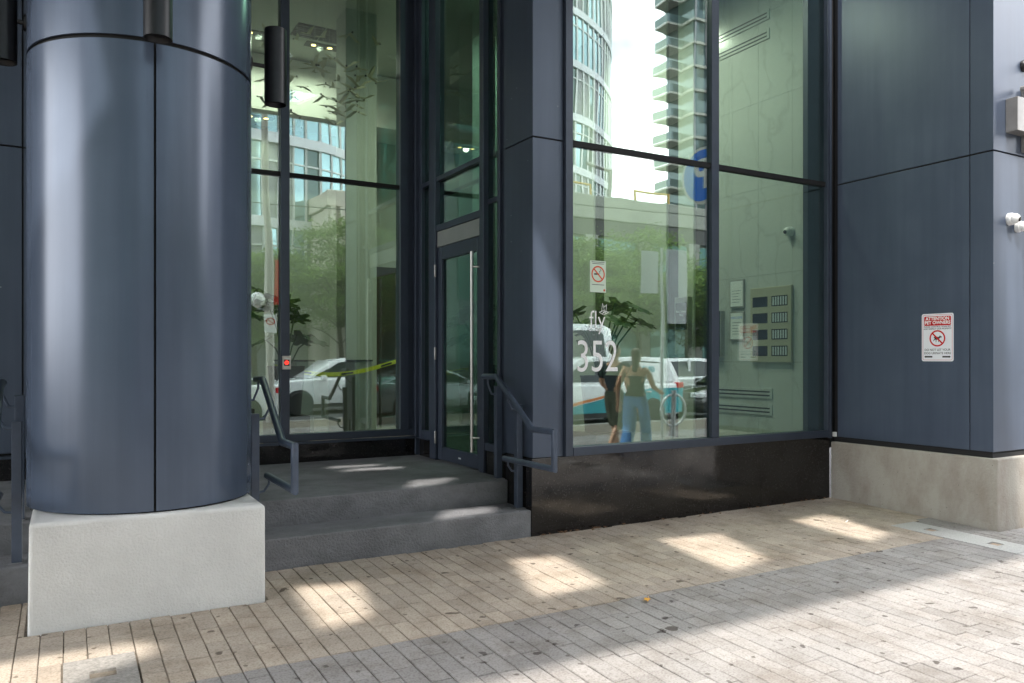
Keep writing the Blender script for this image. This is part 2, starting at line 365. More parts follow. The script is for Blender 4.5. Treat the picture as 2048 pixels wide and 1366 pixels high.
def pix(x, y, z):
    r = .8686 * x - .4955 * y; d = .4955 * x + .8686 * y
    if d < .3: return None
    return 1024 + FPX * r / d, HY - FPX * (z - H) / d, d
PW = .102; PGAP = .0042; PTH = .05
LENS = (.13, .17, .21, .26)
def paver_mesh(ln_, m):
    b = MB(); hw, hl, ch = (PW - PGAP) / 2, (ln_ - PGAP) / 2, .0035
    b.v = [(-hw, -hl, -PTH), (hw, -hl, -PTH), (hw, hl, -PTH), (-hw, hl, -PTH), (-hw, -hl, -ch), (hw, -hl, -ch), (hw, hl, -ch), (-hw, hl, -ch),
           (-hw + ch, -hl + ch, 0), (hw - ch, -hl + ch, 0), (hw - ch, hl - ch, 0), (-hw + ch, hl - ch, 0)]
    b.f = [(8, 9, 10, 11)] + [(i, (i + 1) % 4, 4 + (i + 1) % 4, 4 + i) for i in range(4)] + [(4 + i, 4 + (i + 1) % 4, 8 + (i + 1) % 4, 8 + i) for i in range(4)]
    return b.data('paver', m)
pm = {(k, c): paver_mesh(k, PAV[(c, 0)]) for k in LENS for c in ('tan', 'grey')}
SKIP = [(-.012, .295, 3.70, 4.215), (6.10, 6.43, -9, 4.20), (-40, 40, 1.30, 1.88), (-.18, 1.03, 4.68, 6), (6.71, 40, 3.63, 9)]
BND = 3.72
cand = []
ncol = 0
xx = -2.2
while xx < 13.5:
    rr = random.Random(int(xx * 1000)); yy = -2.2 - rr.random() * .3
    while yy < YF - .02:
        l_ = rr.choice(LENS)
        y0, y1 = yy, min(yy + l_, YF - .003)
        # break rows at the colour border so that the border is a straight joint, and at slabs
        for cut in (BND, 1.30, 1.88):
            if y0 < cut < y1: y1 = cut
        for (a, b_, c_, d_) in SKIP:
            if a - PW / 2 < xx < b_ + PW / 2:
                for cut in (c_, d_):
                    if y0 < cut < y1: y1 = cut
        yy = y1
        xm, ym = xx, (y0 + y1) / 2
        if y1 - y0 < .02: continue
        px0, px1 = xm - PW / 2, xm + PW / 2
        bad = False
        for (a, b_, c_, d_) in SKIP:
            if c_ - .001 <= y0 and y1 <= d_ + .001:
                if px0 >= a - .001 and px1 <= b_ + .001: bad = True; break
                if px0 < a < px1: px1 = a - .002 if a - px0 > px1 - b_ else px1
                if px0 < b_ < px1 and a < px0: px0 = b_ + .002
                if px0 >= a - .001 and px1 <= b_ + .003: bad = True; break
        if bad or px1 - px0 < .015: continue
        c = 'grey' if (ym < BND or (xm > 6.43 and ym < 4.12)) else 'tan'
        cand.append((px0, px1, y0, y1, c))
    xx += PW
def shows(q):
    p = pix((q[0] + q[1]) / 2, (q[2] + q[3]) / 2, gz(q[2]))
    if not p or not (-20 < p[0] < 2068 and p[1] < 1380): return 0
    if p[0] < 531 and p[1] < 1180 and q[2] > 4.69: return 0
    return (q[1] - q[0]) * (q[3] - q[2]) / p[2] ** 2.6
cand.sort(key=shows, reverse=True)
tilt = math.atan(.02)
far = {'tan': MB(), 'grey': MB()}
n_ind = 0
rj = random.Random(3)
for q in cand:
    x0, x1, y0, y1, c = q; cx_, cy_ = (x0 + x1) / 2, (y0 + y1) / 2; dz = rj.uniform(-.002, .002); tx, ty = rj.uniform(-.006, .006), rj.uniform(-.006, .006)
    if n_ind < 290 and shows(q) > 0:
        k = min(LENS, key=lambda t: abs(t - (y1 - y0)))
        o = bpy.data.objects.new('paver', pm[(k, c)]); COL.objects.link(o); o.parent = pavement
        o.location = (cx_, cy_, gz(cy_) + dz); o.rotation_euler = (tilt + tx, ty, rj.uniform(-.009, .009)); o.location.x += rj.uniform(-.0012, .0012); o.scale = ((x1 - x0) / PW, (y1 - y0) / k, 1)
        n_ind += 1
    else:
        b = far[c]; n = len(b.v); hw, hl, ch = (x1 - x0 - PGAP) / 2, (y1 - y0 - PGAP) / 2, .0035
        jx, jr = rj.uniform(-.0012, .0012), rj.uniform(-.009, .009)
        zc = lambda X, Y: gz(cy_) + dz + (Y) * (.02 + tx) - X * ty
        for (e, d) in ((0, PTH), (0, ch), (ch, 0)):
            for (sx, sy) in ((-1, -1), (1, -1), (1, 1), (-1, 1)):
                X, Y = sx * (hw - e), sy * (hl - e); b.v.append((cx_ + X + jx - Y * jr, cy_ + Y + X * jr, zc(X, Y) - d))
        b.f += [(n + 8, n + 9, n + 10, n + 11)] + [(n + i, n + (i + 1) % 4, n + 4 + (i + 1) % 4, n + 4 + i) for i in range(4)] + [(n + 4 + i, n + 4 + (i + 1) % 4, n + 8 + (i + 1) % 4, n + 8 + i) for i in range(4)]
for c in far: tag(far[c].build('paver', PAV[(c, 1)], pavement), kind='stuff')
# slabs set in the paving
def slab(name, m, x0, x1, y0, y1, holes=(), d=.001):
    """a flat stone following the fall, with square pockets cut out of it"""
    xs = sorted({x0, x1, *[h[0] for h in holes], *[h[1] for h in holes]}); ys = sorted({y0, y1, *[h[2] for h in holes], *[h[3] for h in holes]})
    b = MB(); ins = lambda a, c_: any(h[0] - 1e-6 <= a and a < h[1] - 1e-6 and h[2] - 1e-6 <= c_ < h[3] - 1e-6 for h in holes)
    for i in range(len(xs) - 1):
        for j in range(len(ys) - 1):
            if ins(xs[i], ys[j]): continue
            a, c_, e, f_ = xs[i], xs[i + 1], ys[j], ys[j + 1]; n = len(b.v)
            b.v += [(X, Y, gz(Y) + d) for (X, Y) in ((a, e), (c_, e), (c_, f_), (a, f_))] + [(X, Y, gz(Y) - .06) for (X, Y) in ((a, e), (c_, e), (c_, f_), (a, f_))]
            b.f += [(n, n + 1, n + 2, n + 3)] + [(n + k, n + 4 + k, n + 4 + (k + 1) % 4, n + (k + 1) % 4) for k in range(4)]
    return b.build(name, m, pavement)
slab('paving_slab', SLABC, -.008, .291, 3.705, 4.21, [(.095, .205, 3.955, 4.045)])
MB().box(.10, .20, 3.96, 4.04, -.09, gz(4) - .018).build('inlay', INLAY, pavement)
yy = 4.195
for k in range(7):
    y1_, y0_ = yy, yy - 1.02
    hs = [(6.215, 6.315, y1_ - .30, y1_ - .21), (6.215, 6.315, y0_ + .20, y0_ + .29)] if k < 2 else []
    slab('granite_strip', GRANITEL, 6.105, 6.425, y0_ + .006, y1_, hs)
    for h in hs: MB().box(h[0] + .004, h[1] - .004, h[2] + .004, h[3] - .004, -.2, gz(h[2]) - .006).build('inlay', INLAY, pavement)
    yy -= 1.02
xx = -3.0
while xx < 13: slab('concrete_band', SLABC, xx, xx + 1.49, 1.305, 1.875); xx += 1.5

# ------------------------------------------------------------------ steps
steps = thing('entrance_steps', 'dark grey concrete steps and landing leading up to the glass door', 'steps', (1.2, 5.5, 0))
def bevbox(name, m, p, *b, bv=.012): return MB().box(*b).build(name, m, p, bevel=bv, bseg=3)
bevbox('step', STEPC, steps, -6, 3.192, 5.285, 5.90, -.2, .205)
bevbox('landing', STEPC, steps, -6, 3.19, 5.657, 7.70, -.2, .395)
box('landing_end', STEPC, steps, 3.188, 3.30, 5.76, 7.70, -.2, .393)

# ------------------------------------------------------------------ round pillar
PCX, PCY, PR = .43, 5.345, .626
pil = thing('round_pillar', 'fat round pillar clad in blue-grey metal on a white block', 'pillar', (PCX, PCY, 0))
MB().lathe([(PR - .02, .53), (PR - .02, 6.1)], (PCX, PCY, 0), seg=64).build('core', DARK, pil, smooth=True)
for (z0, z1) in ((.56, 3.135), (3.16, 5.70)):
    for k in range(4):
        a0 = R(-90 + 90 * k) + .010; a1 = R(-90 + 90 * (k + 1)) - .010
        MB().arc_panel(PCX, PCY, PR - .012, PR, a0, a1, z0, z1, 28).build('cladding_panel', PILLAR, pil, smooth=True)
pb = MB()
pb.v = [(-.168, 4.69, -.1), (1.02, 4.69, -.1), (1.02, 6.02, -.1), (-.168, 6.02, -.1), (-.160, 4.69, .555), (1.018, 4.69, .545), (1.018, 6.02, .545), (-.160, 6.02, .555)]
pb.f = [(0, 3, 2, 1), (4, 5, 6, 7), (0, 1, 5, 4), (1, 2, 6, 5), (2, 3, 7, 6), (3, 0, 4, 7)]
tag(pb.build('plinth', STUCCO, pil, bevel=.022, bseg=3), 'rough white rendered block under the pillar')
def sconce(dx, dy, off, label, zc=3.1):
    c = Vector((PCX + dx * (PR + off), PCY + dy * (PR + off), 0)); w0 = Vector((PCX + dx * PR, PCY + dy * PR, 0))
    t = thing('wall_light', label, 'wall light', (c.x, c.y, zc), group='cylinder lights on the round pillar')
    MB().lathe([(.060, .03), (.068, .002), (.072, 0), (.072, .50), (.066, .503), (.060, .47)], (c.x, c.y, zc), seg=32).build('shade', LAMPBLK, t, smooth=True)
    zz = zc + .245
    MB().tube([(w0.x, w0.y, zz), (c.x - dx * .06, c.y - dy * .06, zz)], .013, 12).build('arm', LAMPBLK, t, smooth=True)
    MB().lathe([(.048, 0), (.048, .012), (.044, .016)], (w0.x - dx * .002, w0.y - dy * .002, zz), (dx, dy, 0), 24).build('wall_plate', LAMPBLK, t, smooth=True)
sconce(0, -1, .165, 'black cylinder light hung on the front of the round pillar')
sconce(1, 0, .169, 'black cylinder light on the pillar in front of the lobby glass')
sconce(-1, 0, .114, 'black cylinder light cut off at the left picture edge')

# ------------------------------------------------------------------ left metal wall
YL = 7.65
lw = thing('metal_panel_wall', 'blue-grey metal clad wall behind the pillar at the left edge', 'wall', (-2, YL, 0))
box('backing', DARK, lw, -6, .62, YL + .012, YL + .12, .5, 6.2)
for (x0, x1) in ((-3.2, -1.75), (-1.74, -.310), (-.298, .60)):
    for (z0, z1) in ((.62, 3.14), (3.155, 6.0)): box('cladding_panel', PANEL, lw, x0, x1, YL - .01, YL + .012, z0, z1, bevel=.002)
box('flashing', FRAME, lw, -6, .60, YL - .05, YL + .01, .575, .600)
box('granite_base', GRANITE, lw, -6, .60, YL - .012, YL + .1, .30, .575)

# ------------------------------------------------------------------ lobby glass wall (left)
ZT = 6.05
lg = thing('lobby_window', 'tall lobby window wall beside the pillar with dark mullions', 'window', (2, YL, .4))
def fr(p, *b, m=FRAME): return box('frame', m, p, *b, bevel=.003)
def mull(p, *b): return box('mullion', FRAME, p, *b, bevel=.003)
fr(lg, .60, 3.16, YL - .045, YL + .06, .600, .668)
mull(lg, 1.795, 1.876, YL - .05, YL + .09, .668, ZT)
mull(lg, .60, .68, YL - .05, YL + .09, .668, ZT)
fr(lg, 3.010, 3.10, YL - .05, YL + .08, .668, ZT); fr(lg, 3.103, 3.160, YL - .03, YL + .08, .600, ZT)
box('corner_post', FRAME, lg, 3.163, 3.30, YL - .08, YL + .08, .40, ZT, bevel=.004)
for (x0, x1) in ((.68, 1.795), (1.876, 3.010)):
    box('transom', DARK, lg, x0, x1, YL - .02, YL + .05, 3.155, 3.195)
    for (z0, z1) in ((.668, 3.155), (3.195, ZT)): box('pane', GLASS, lg, x0, x1, YL, YL + .012, z0, z1)
box('sill', FRAME, lg, .60, 3.16, YL - .085, YL - .046, .572, .598, bevel=.003)
for k in range(2):
    xa = .6 + 1.29 * k; box('granite_base', GRANITE, lg, xa, xa + 1.286, YL - .06, YL + .05, .30, .570, bevel=.002)
bz = thing('door_release_button', 'small steel plate with red square button on the lobby mullion', 'button', (1.83, YL - .05, 1.36))
box('plate', STEEL, bz, 1.800, 1.882, YL - .078, YL - .051, 1.295, 1.425, bevel=.004); box('button', BLACKP, bz, 1.815, 1.866, YL - .081, YL - .0785, 1.33, 1.39)
mb = MB(); ring(mb, (1.840, YL - .0825, 1.360), XV, ZV, .009, .019, 20); mb.build('button_ring', emit('lit_red', (.9, .03, .02), 1.2), bz)

# ------------------------------------------------------------------ door wall (faces left)
XD = 3.24
dw = thing('entrance_surround', 'dark metal door surround with narrow side windows next to the corner column', 'door frame', (XD, 6.6, .4))
def fx(name, m, p, y0, y1, z0, z1, d0=-.04, d1=.06, bevel=.003): return box(name, m, p, XD + d0, XD + d1, y0, y1, z0, z1, bevel=bevel)
fx('frame', FRAME, dw, 7.50, 7.568, .58, ZT); fx('frame', FRAME, dw, 7.27, 7.31, .58, ZT); fx('pane', GLASSD, dw, 7.31, 7.50, .66, 3.16, .0, .01, 0); fx('pane', GLASSD, dw, 7.31, 7.50, 3.20, ZT, .0, .01, 0)
fx('frame', FRAME, dw, 7.31, 7.50, .58, .66); fx('transom', FRAME, dw, 7.31, 7.50, 3.16, 3.20); fx('granite_base', GRANITE, dw, 7.27, 7.568, .3, .575, -.03, .06)
fx('sill', FRAME, dw, 7.27, 7.565, .575, .58, -.07, .0, 0)
fx('jamb', FRAME, dw, 7.130, 7.268, .395, ZT, -.05, .07); fx('jamb', FRAME, dw, 6.100, 6.178, .395, ZT, -.05, .07)
tag(fx('head_panel', STEEL2, dw, 6.182, 7.126, 2.502, 2.655, -.03, .05), 'pale grey steel panel over the door')
fx('transom', FRAME, dw, 6.182, 7.126, 2.658, 2.722); fx('transom', FRAME, dw, 6.182, 7.126, 3.155, 3.20); fx('transom', DARK, dw, 6.182, 7.126, 3.005, 3.035, .012, .05)
fx('pane', GLASSD, dw, 6.182, 7.126, 2.722, 3.155, .0, .01, 0); fx('pane', GLASSD, dw, 6.182, 7.126, 3.20, ZT, .0, .01, 0)
fx('pane', GLASSD, dw, 5.862, 6.098, .66, 2.76, .0, .01, 0); fx('pane', GLASSD, dw, 5.862, 6.098, 2.80, ZT, .0, .01, 0)
fx('transom', FRAME, dw, 5.862, 6.098, 2.76, 2.80, -.01, .05); fx('transom', FRAME, dw, 5.862, 6.098, 3.16, 3.20, .012, .05); fx('frame', FRAME, dw, 5.862, 6.098, .595, .66)
fx('frame', FRAME, dw, 5.815, 5.860, .595, ZT, -.045, .06); fx('frame', FRAME, dw, 5.752, 5.812, .595, ZT, -.02, .06)
fx('granite_base', GRANITE, dw, 5.752, 6.098, .2, .592, -.03, .06)
door = thing('glass_door', 'tall glass entrance door with long steel pull bar', 'door', (XD, 6.65, .4))
fx('frame', FRAME, door, 7.026, 7.122, .405, 2.498, -.025, .03); fx('frame', FRAME, door, 6.186, 6.270, .405, 2.498, -.025, .03)
fx('frame', FRAME, door, 6.272, 7.024, .405, .532, -.024, .029); fx('frame', FRAME, door, 6.272, 7.024, 2.372, 2.498, -.024, .029)
fx('pane', GLASSD, door, 6.272, 7.024, .532, 2.372, .0, .01, 0)
hd = MB().tube([(XD - .075, 6.275, .56), (XD - .075, 6.275, 2.36)], .015, 16).build('handle', STEEL, door, smooth=True)
for z in (.69, 2.22): MB().tube([(XD - .075, 6.275, z), (XD - .060, 6.24, z), (XD - .02, 6.225, z)], .010, 10).build('bracket', STEEL, hd, smooth=True)
for z in (.62, 1.45, 2.27):
    MB().lathe([(.010, -.062), (.012, -.05), (.012, .05), (.010, .062)], (XD - .052, 7.127, z), seg=12).build('hinge', STAINLESSBOX, door, smooth=True)
box('maker_plate', WHITE, door, XD - .027, XD - .0255, 6.60, 6.65, .455, .470)

# ------------------------------------------------------------------ corner column
cc = thing('corner_column', 'square blue-grey metal column between the door and the numbered window', 'column', (3.35, 5.5, .6))
box('backing', DARK, cc, 3.215, 3.50, 5.295, 5.74, .60, 8)
for (z0, z1) in ((.615, 3.145), (3.158, 8)):
    b = MB(); b.prism([(3.200, 5.748, z0), (3.200, 5.28, z0), (3.485, 5.28, z0), (3.485, 5.294, z0), (3.214, 5.294, z0), (3.214, 5.748, z0)], (0, 0, z1 - z0)); b.build('cladding_panel', PANEL, cc, bevel=.002)
box('granite_side', GRANITE, cc, 3.206, 3.235, 5.312, 5.75, .1, .605)

# ------------------------------------------------------------------ storefront (right glazing)
sf = thing('storefront_window', 'large two-pane window marked 352 over a polished black stone base', 'window', (5.1, YF, .6))
XE = 6.665
fr(sf, 3.490, 3.560, YF - .035, YF + .07, .612, 8); mull(sf, 5.083, 5.172, YF - .02, YF + .09, .682, 8); fr(sf, 6.635, XE, YF - .035, YF + .07, .612, 8)
fr(sf, 3.562, 6.633, YF - .04, YF + .07, .612, .682)
box('corner_filler', DARK, sf, XE + .002, 6.749, YF - .002, YF + .07, .61, 8)
tag(MB().lathe([(.024, .60), (.024, 8)], (6.695, YF - .005, 0), seg=14).build('downpipe', FRAME, sf, smooth=True), 'slim round metal trim tube at the inner corner')
for (x0, x1) in ((3.560, 5.083), (5.172, 6.635)):
    box('transom', DARK, sf, x0, x1, YF - .005, YF + .055, 3.128, 3.172)
    for (z0, z1) in ((.682, 3.128), (3.172, 8)): box('pane', GLASS, sf, x0, x1, YF + .015, YF + .027, z0, z1)
for (x0, x1) in ((3.192, 5.728), (5.731, 6.70)): box('stone_slab', GRANITE, sf, x0, x1, YF, YF + .03, -.1, .608, bevel=.0015)
box('stone_return', GRANITE, sf, 3.192, 3.205, YF + .031, 5.74, -.1, .604)
# window graphics (flat vinyl on the glass)
gy = YF + .0135
num = link('house_number', text_data('352', .375, PRINTW, (3.836, gy, 1.405), XV * .78, ZV, -.001), sf)
fly = link('logo', text_data('fly', .215, PRINTW, (3.835, gy, 1.715), XV * .86, ZV, -.002), sf)
link('logo_text', text_data('CONDOS', .036, PRINTW, (3.825, gy, 1.638), XV, ZV, 0), fly)
mb = MB(); stroke(mb, (3.90, gy, 1.785), XV, ZV, [(-.045, .0), (0, .015), (.05, 0), (0, -.022), (-.045, 0)], .004)
stroke(mb, (3.90, gy, 1.785), XV, ZV, [(-.022, .004), (-.012, .075), (.008, .012)], .004); stroke(mb, (3.90, gy, 1.785), XV, ZV, [(.0, .04), (.03, .065), (.022, .005), (-.012, -.01), (.008, .012), (.022, -.01)], .004)
mb.build('paper_crane_mark', PRINTW, fly)
st = thing('no_smoking_sticker', 'pale green no smoking sticker on the window above the logo', 'sticker', (3.845, gy, 1.95))
mb = MB(); flat(mb, (3.842, gy + .0006, 2.08), XV, ZV, rrect(.162, .262, .004)); mb.prism([Vector((3.842, gy + .0012, 2.08)) + XV * a + ZV * b for a, b in rrect(.162, .262, .004)], (0, -.0006, 0)); mb.build('sheet', PALEG, st)
mb = MB(); ring(mb, (3.842, gy - .0008, 2.10), XV, ZV, .056, .068); stroke(mb, (3.842, gy - .0009, 2.10), XV, ZV, [(-.042, .042), (.042, -.042)], .012); mb.build('ban_ring', ORANGE, st)
mb = MB(); flat(mb, (3.842, gy - .0007, 2.10), XV, ZV, [(-.04, -.006), (.012, -.006), (.012, .006), (-.04, .006)]); stroke(mb, (3.842, gy - .0007, 2.10), XV, ZV, [(.02, .008), (.012, .022), (.03, .03), (.02, .045)], .004); mb.build('cigarette', BLACKP, st)
for (z, w_) in ((2.199, .066), (2.186, .060), (2.012, .062)): flat(MB(), (3.842, gy - .0007, z), XV, ZV, [(-w_, -.0022), (w_, -.0022), (w_, .0022), (-w_, .0022)]).build('print_line', BLACKP, st)
mb = MB(); ring(mb, (3.905, gy - .0008, 1.968), XV, ZV, .001, .010, 16); mb.build('seal', ORANGE, st)

# ------------------------------------------------------------------ right metal wall and concrete base
XP, YC = 6.75, 3.70
rw = thing('corner_panel_wall', 'big blue-grey metal wall return with warning sign on a concrete base', 'wall', (7.5, 4.5, 0))
box('backing', DARK, rw, XP + .015, 12, YC + .015, 5.27, .56, 9)
for (z0, z1) in ((.615, 3.138), (3.152, 8.9)):
    box('cladding_panel', PANEL, rw, XP, XP + .015, 3.902, 5.222, z0, z1, bevel=.0015)
    b = MB(); b.prism([(XP, 3.893, z0), (XP, YC, z0), (8.2, YC, z0), (8.2, YC + .015, z0), (XP + .015, YC + .015, z0), (XP + .015, 3.893, z0)], (0, 0, z1 - z0)); b.build('cladding_panel', PANEL, rw, bevel=.0015)
    box('cladding_panel', PANEL, rw, 8.212, 11.9, YC, YC + .015, z0, z1, bevel=.0015)
box('inner_filler', DARK, rw, 6.72, 7.3, 5.29, 5.5, .5, 8.9)
box('base_gap', DARK, rw, XP + .01, 12, YC + .01, 5.27, .53, .60)
tag(MB().box(6.718, 12, 3.648, 5.279, -.3, .563).build('concrete_base', CONC, rw, bevel=.010, bseg=2), 'weathered grey concrete base with stains')
box('window_cap', WHITE, rw, 6.722, 6.744, 5.226, 5.262, .615, .66)

def sign_board(label, c, ex, ey, W_, H_):
    c = Vector(c); en = Vector(ex).cross(Vector(ey))
    t = thing('warning_sign', label, 'sign', c - Vector(ey) * H_ / 2)
    mb = MB(); mb.prism([c + ex * a + ey * b for a, b in rrect(W_, H_, .018)], en * .003); mb.build('board', SIGNW, t)
    P = lambda k: c + en * (.0031 + .0003 * k)
    mb = MB(); o, i = rrect(W_ * .93, H_ * .95, .014), rrect(W_ * .93 - .005, H_ * .95 - .005, .012)
    for k in range(len(o)):
        k2 = (k + 1) % len(o); mb.poly([P(1) + ex * q[0] + ey * q[1] for q in (o[k], o[k2], i[k2], i[k])])
    mb.build('border', RED, t)
    mb = MB(); flat(mb, P(1), ex, ey, rrect(W_ * .845, H_ * .195, .010, cy=H_ * .345)); mb.build('red_field', RED, t)
    for (s, sz, yy, m, bo, sx) in (('ATTENTION', .0395, .392, PRINTW, .0013, .98), ('PET OWNERS', .0395, .308, PRINTW, .0013, .98), ('PLEASE CONTROL YOUR PET', .0185, .222, BLACKP, .0003, 1.02), ('AND RESPECT OUR PROPERTY', .0185, .178, BLACKP, .0003, 1.0), ('DO NOT LET YOUR', .0275, -.262, BLACKP, .0003, .97), ('DOG URINATE HERE', .0275, -.332, BLACKP, .0003, .97)):
        link('lettering', text_data(s, sz, m, P(2) + ey * (H_ * yy), ex * sx, ey, bo), t)
    cd = P(1) + ey * (-H_ * .02)
    mb = MB(); dog = [(-.028, .016), (-.034, .006), (-.027, .004), (-.018, .013), (.012, .012), (.020, .020), (.024, .028), (.028, .020), (.042, .014), (.040, .008), (.026, .006), (.018, -.004), (.014, -.012), (.014, -.034), (.009, -.034), (.008, -.014), (-.008, -.012), (-.010, -.034), (-.015, -.034), (-.014, -.012), (-.024, -.012), (-.036, -.026), (-.038, -.022), (-.026, -.002)]
    flat(mb, cd, ex, ey, dog); mb.build('dog_silhouette', BLACKP, t)
    mb = MB(); ring(mb, cd + en * .0003, ex, ey, .060, .073); stroke(mb, cd + en * .0006, ex, ey, [(-.046, .046), (.046, -.046)], .014); mb.build('ban_ring', RED, t)
    for s in (-1, 1): flat(MB(), P(1) + ey * (-H_ * .405), ex, ey, [(s * .046, -.007), (s * .108, -.007), (s * .108, -.011), (s * .122, 0), (s * .108, .011), (s * .108, .007), (s * .046, .007)]).build('arrow', BLACKP, t)
sign_board('white and red pet owners warning sign on the blue-grey metal wall', (XP - .0005, 4.183, 1.588), -YV, ZV, .292, .426)

# things on the sunlit front face
bx = thing('sign_bracket_box', 'flat grey steel box fixed to the wall at the right edge', 'bracket', (7.1, YC, 3.35))
box('housing', STAINLESSBOX, bx, 6.93, 7.17, YC - .10, YC, 3.315, 3.60, bevel=.004); box('mount_plate', STAINLESSBOX, bx, 7.172, 7.40, YC - .05, YC, 3.18, 3.72, bevel=.003)
ps = thing('parking_sign', 'round blue parking sign with white P mirrored in the window', 'sign', (7.10, 3.10, 3.4))
MB().tube([(7.10, YC - .04, 3.70), (7.10, 3.46, 3.70)], .025, 10).build('arm', STAINLESSBOX, ps)
MB().lathe([(.36, -.03), (.36, .03)], (7.10, 3.10, 3.74), (1, 0, 0), 48).build('rim', WHITE, ps, smooth=True)
BLUE = mat('sign_blue', (.0, .16, .85), .35)
for s in (-1, 1):
    mb = MB(); c = Vector((7.10 + s * .0315, 3.10, 3.74)); ex = YV * s
    flat(mb, c, ex, ZV, [(math.cos(2 * math.pi * k / 48) * .325, math.sin(2 * math.pi * k / 48) * .325) for k in range(48)]); mb.build('face', BLUE, ps)
    link('lettering', text_data('P', .52, PRINTW, c + XV * s * .001, ex, ZV, .014), ps)
def turret_cam(c, d, label, m=WHITE):
    c, d = Vector(c), Vector(d).normalized()
    t = thing('security_camera', label, 'security camera', c)
    MB().lathe([(.052, 0), (.052, .028), (.047, .034)], c, d, 28).build('base', m, t, smooth=True)
    e = c + d * .034
    bl = MB().lathe([(.044 * math.cos(R(a)), .044 * math.sin(R(a))) for a in (-20, 0, 20, 40, 58, 72)], e + d * .012, (d + Vector((.15, 0, -.25))).normalized(), 28).build('housing', m, t, smooth=True)
    ax = (d + Vector((.15, 0, -.25))).normalized(); MB().lathe([(.02, .03), (.02, .046), (.017, .048)], e + d * .012, ax, 20).build('lens', BLACKP, t, smooth=True)
    return t
turret_cam((6.985, YC, 2.585), (0, -1, 0), 'white turret camera on the sunlit wall at the right edge')
turret_cam((7.10, YC, 2.535), (0.2, -1, -.1), 'lower white camera tucked beside the first at the right edge')
kb = thing('dark_sensor', 'small dark round sensor high on the right edge wall', 'sensor', (7.2, YC, 3.93))
MB().lathe([(.05, 0), (.05, .012), (.04, .03), (.022, .042), (.005, .046)], (7.205, YC, 3.93), (0, -1, 0), 24).build('dome', LAMPBLK, kb, smooth=True)
MB().lathe([(.012, 0), (.012, .004)], (7.195, YC - .042, 3.94), (0, -1, 0), 12).build('lens', BLACKP, kb)

# ------------------------------------------------------------------ hand rails
def handrail(xp, side, label):
    """posts at x = xp, tube offset to one side over curved brackets"""
    t = thing('handrail', label, 'handrail', (xp, 5.5, .2), group='handrails on the entrance steps')
    xr = xp + side * .095
    MB().tube([(xr, 5.84, 1.250), (xr, 5.615, 1.252), (xr, 5.045, .868), (xr, 4.742, .872), (xr, 4.742, .603), (xr, 5.48, .600)], .0235, 14).build('rail', RAIL, t, smooth=True)
    for (y, z0, z1) in ((5.42, .205, 1.03), (5.76, .395, 1.17)):
        box('post', RAIL, t, xp - .026, xp + .026, y - .026, y + .026, z0, z1, bevel=.003)
        box('foot_plate', STEPC, t, xp - .05, xp + .036, y - .06, y + .05, z0 - .002, z0 + .006, bevel=.002)
    for (y, z, zr) in ((5.42, .99, 1.10), (5.42, .50, .585), (5.76, 1.10, 1.235)):
        a = Vector((xp + side * .026, y, z)); b = Vector((xr, y, zr))
        MB().tube([a, a + Vector((side * .035, 0, .006)), a.lerp(b, .75) + Vector((side * .016, 0, -.014)), b], .008, 8).build('bracket', RAIL, t, smooth=True)
handrail(3.150, -1, 'blue-grey handrail at the corner column beside the glass door')
handrail(1.105, 1, 'blue-grey handrail half hidden behind the round pillar, right of it')
handrail(-.245, -1, 'blue-grey handrail left of the round pillar at the picture edge')

# ------------------------------------------------------------------ entrance canopy with openings added for sun patches, and an added shade beam
CANOPY = mat('canopy_soffit', (.30, .31, .31), .6, var=(1.5, .1))
from mathutils.geometry import tessellate_polygon
def canopy(name, label, x0, x1, y0, y1, z0, z1, holes):
    """flat slab pierced by openings of any outline"""
    loops = [[Vector((x0, y0, 0)), Vector((x1, y0, 0)), Vector((x1, y1, 0)), Vector((x0, y1, 0))]] + [[Vector((p[0], p[1], 0)) for p in h] for h in holes]
    allp = [p for l_ in loops for p in l_]; b = MB()
    for t in tessellate_polygon(loops):
        b.poly([(allp[i].x, allp[i].y, z0) for i in t]); b.poly([(allp[i].x, allp[i].y, z1) for i in t])
    for l_ in loops:
        for p, q in zip(l_, l_[1:] + l_[:1]): b.poly([(p.x, p.y, z0), (q.x, q.y, z0), (q.x, q.y, z1), (p.x, p.y, z1)])
    me = b.data(name, CANOPY); bm = bmesh.new(); bm.from_mesh(me); bmesh.ops.remove_doubles(bm, verts=bm.verts, dist=1e-4); bmesh.ops.recalc_face_normals(bm, faces=bm.faces); bm.to_mesh(me); bm.free()
    return tag(link(name, me), label, 'canopy')
CZ = 6.08
def slot(*pts):
    """opening added to the canopy so that the sun reaches the outline pts = (x, y, z) below"""
    return [(x + SUNX * (CZ - z), y + SUNY * (CZ - z)) for (x, y, z) in pts]
def spot(z, *p): return slot(*[(x, y, z) for x, y in p])
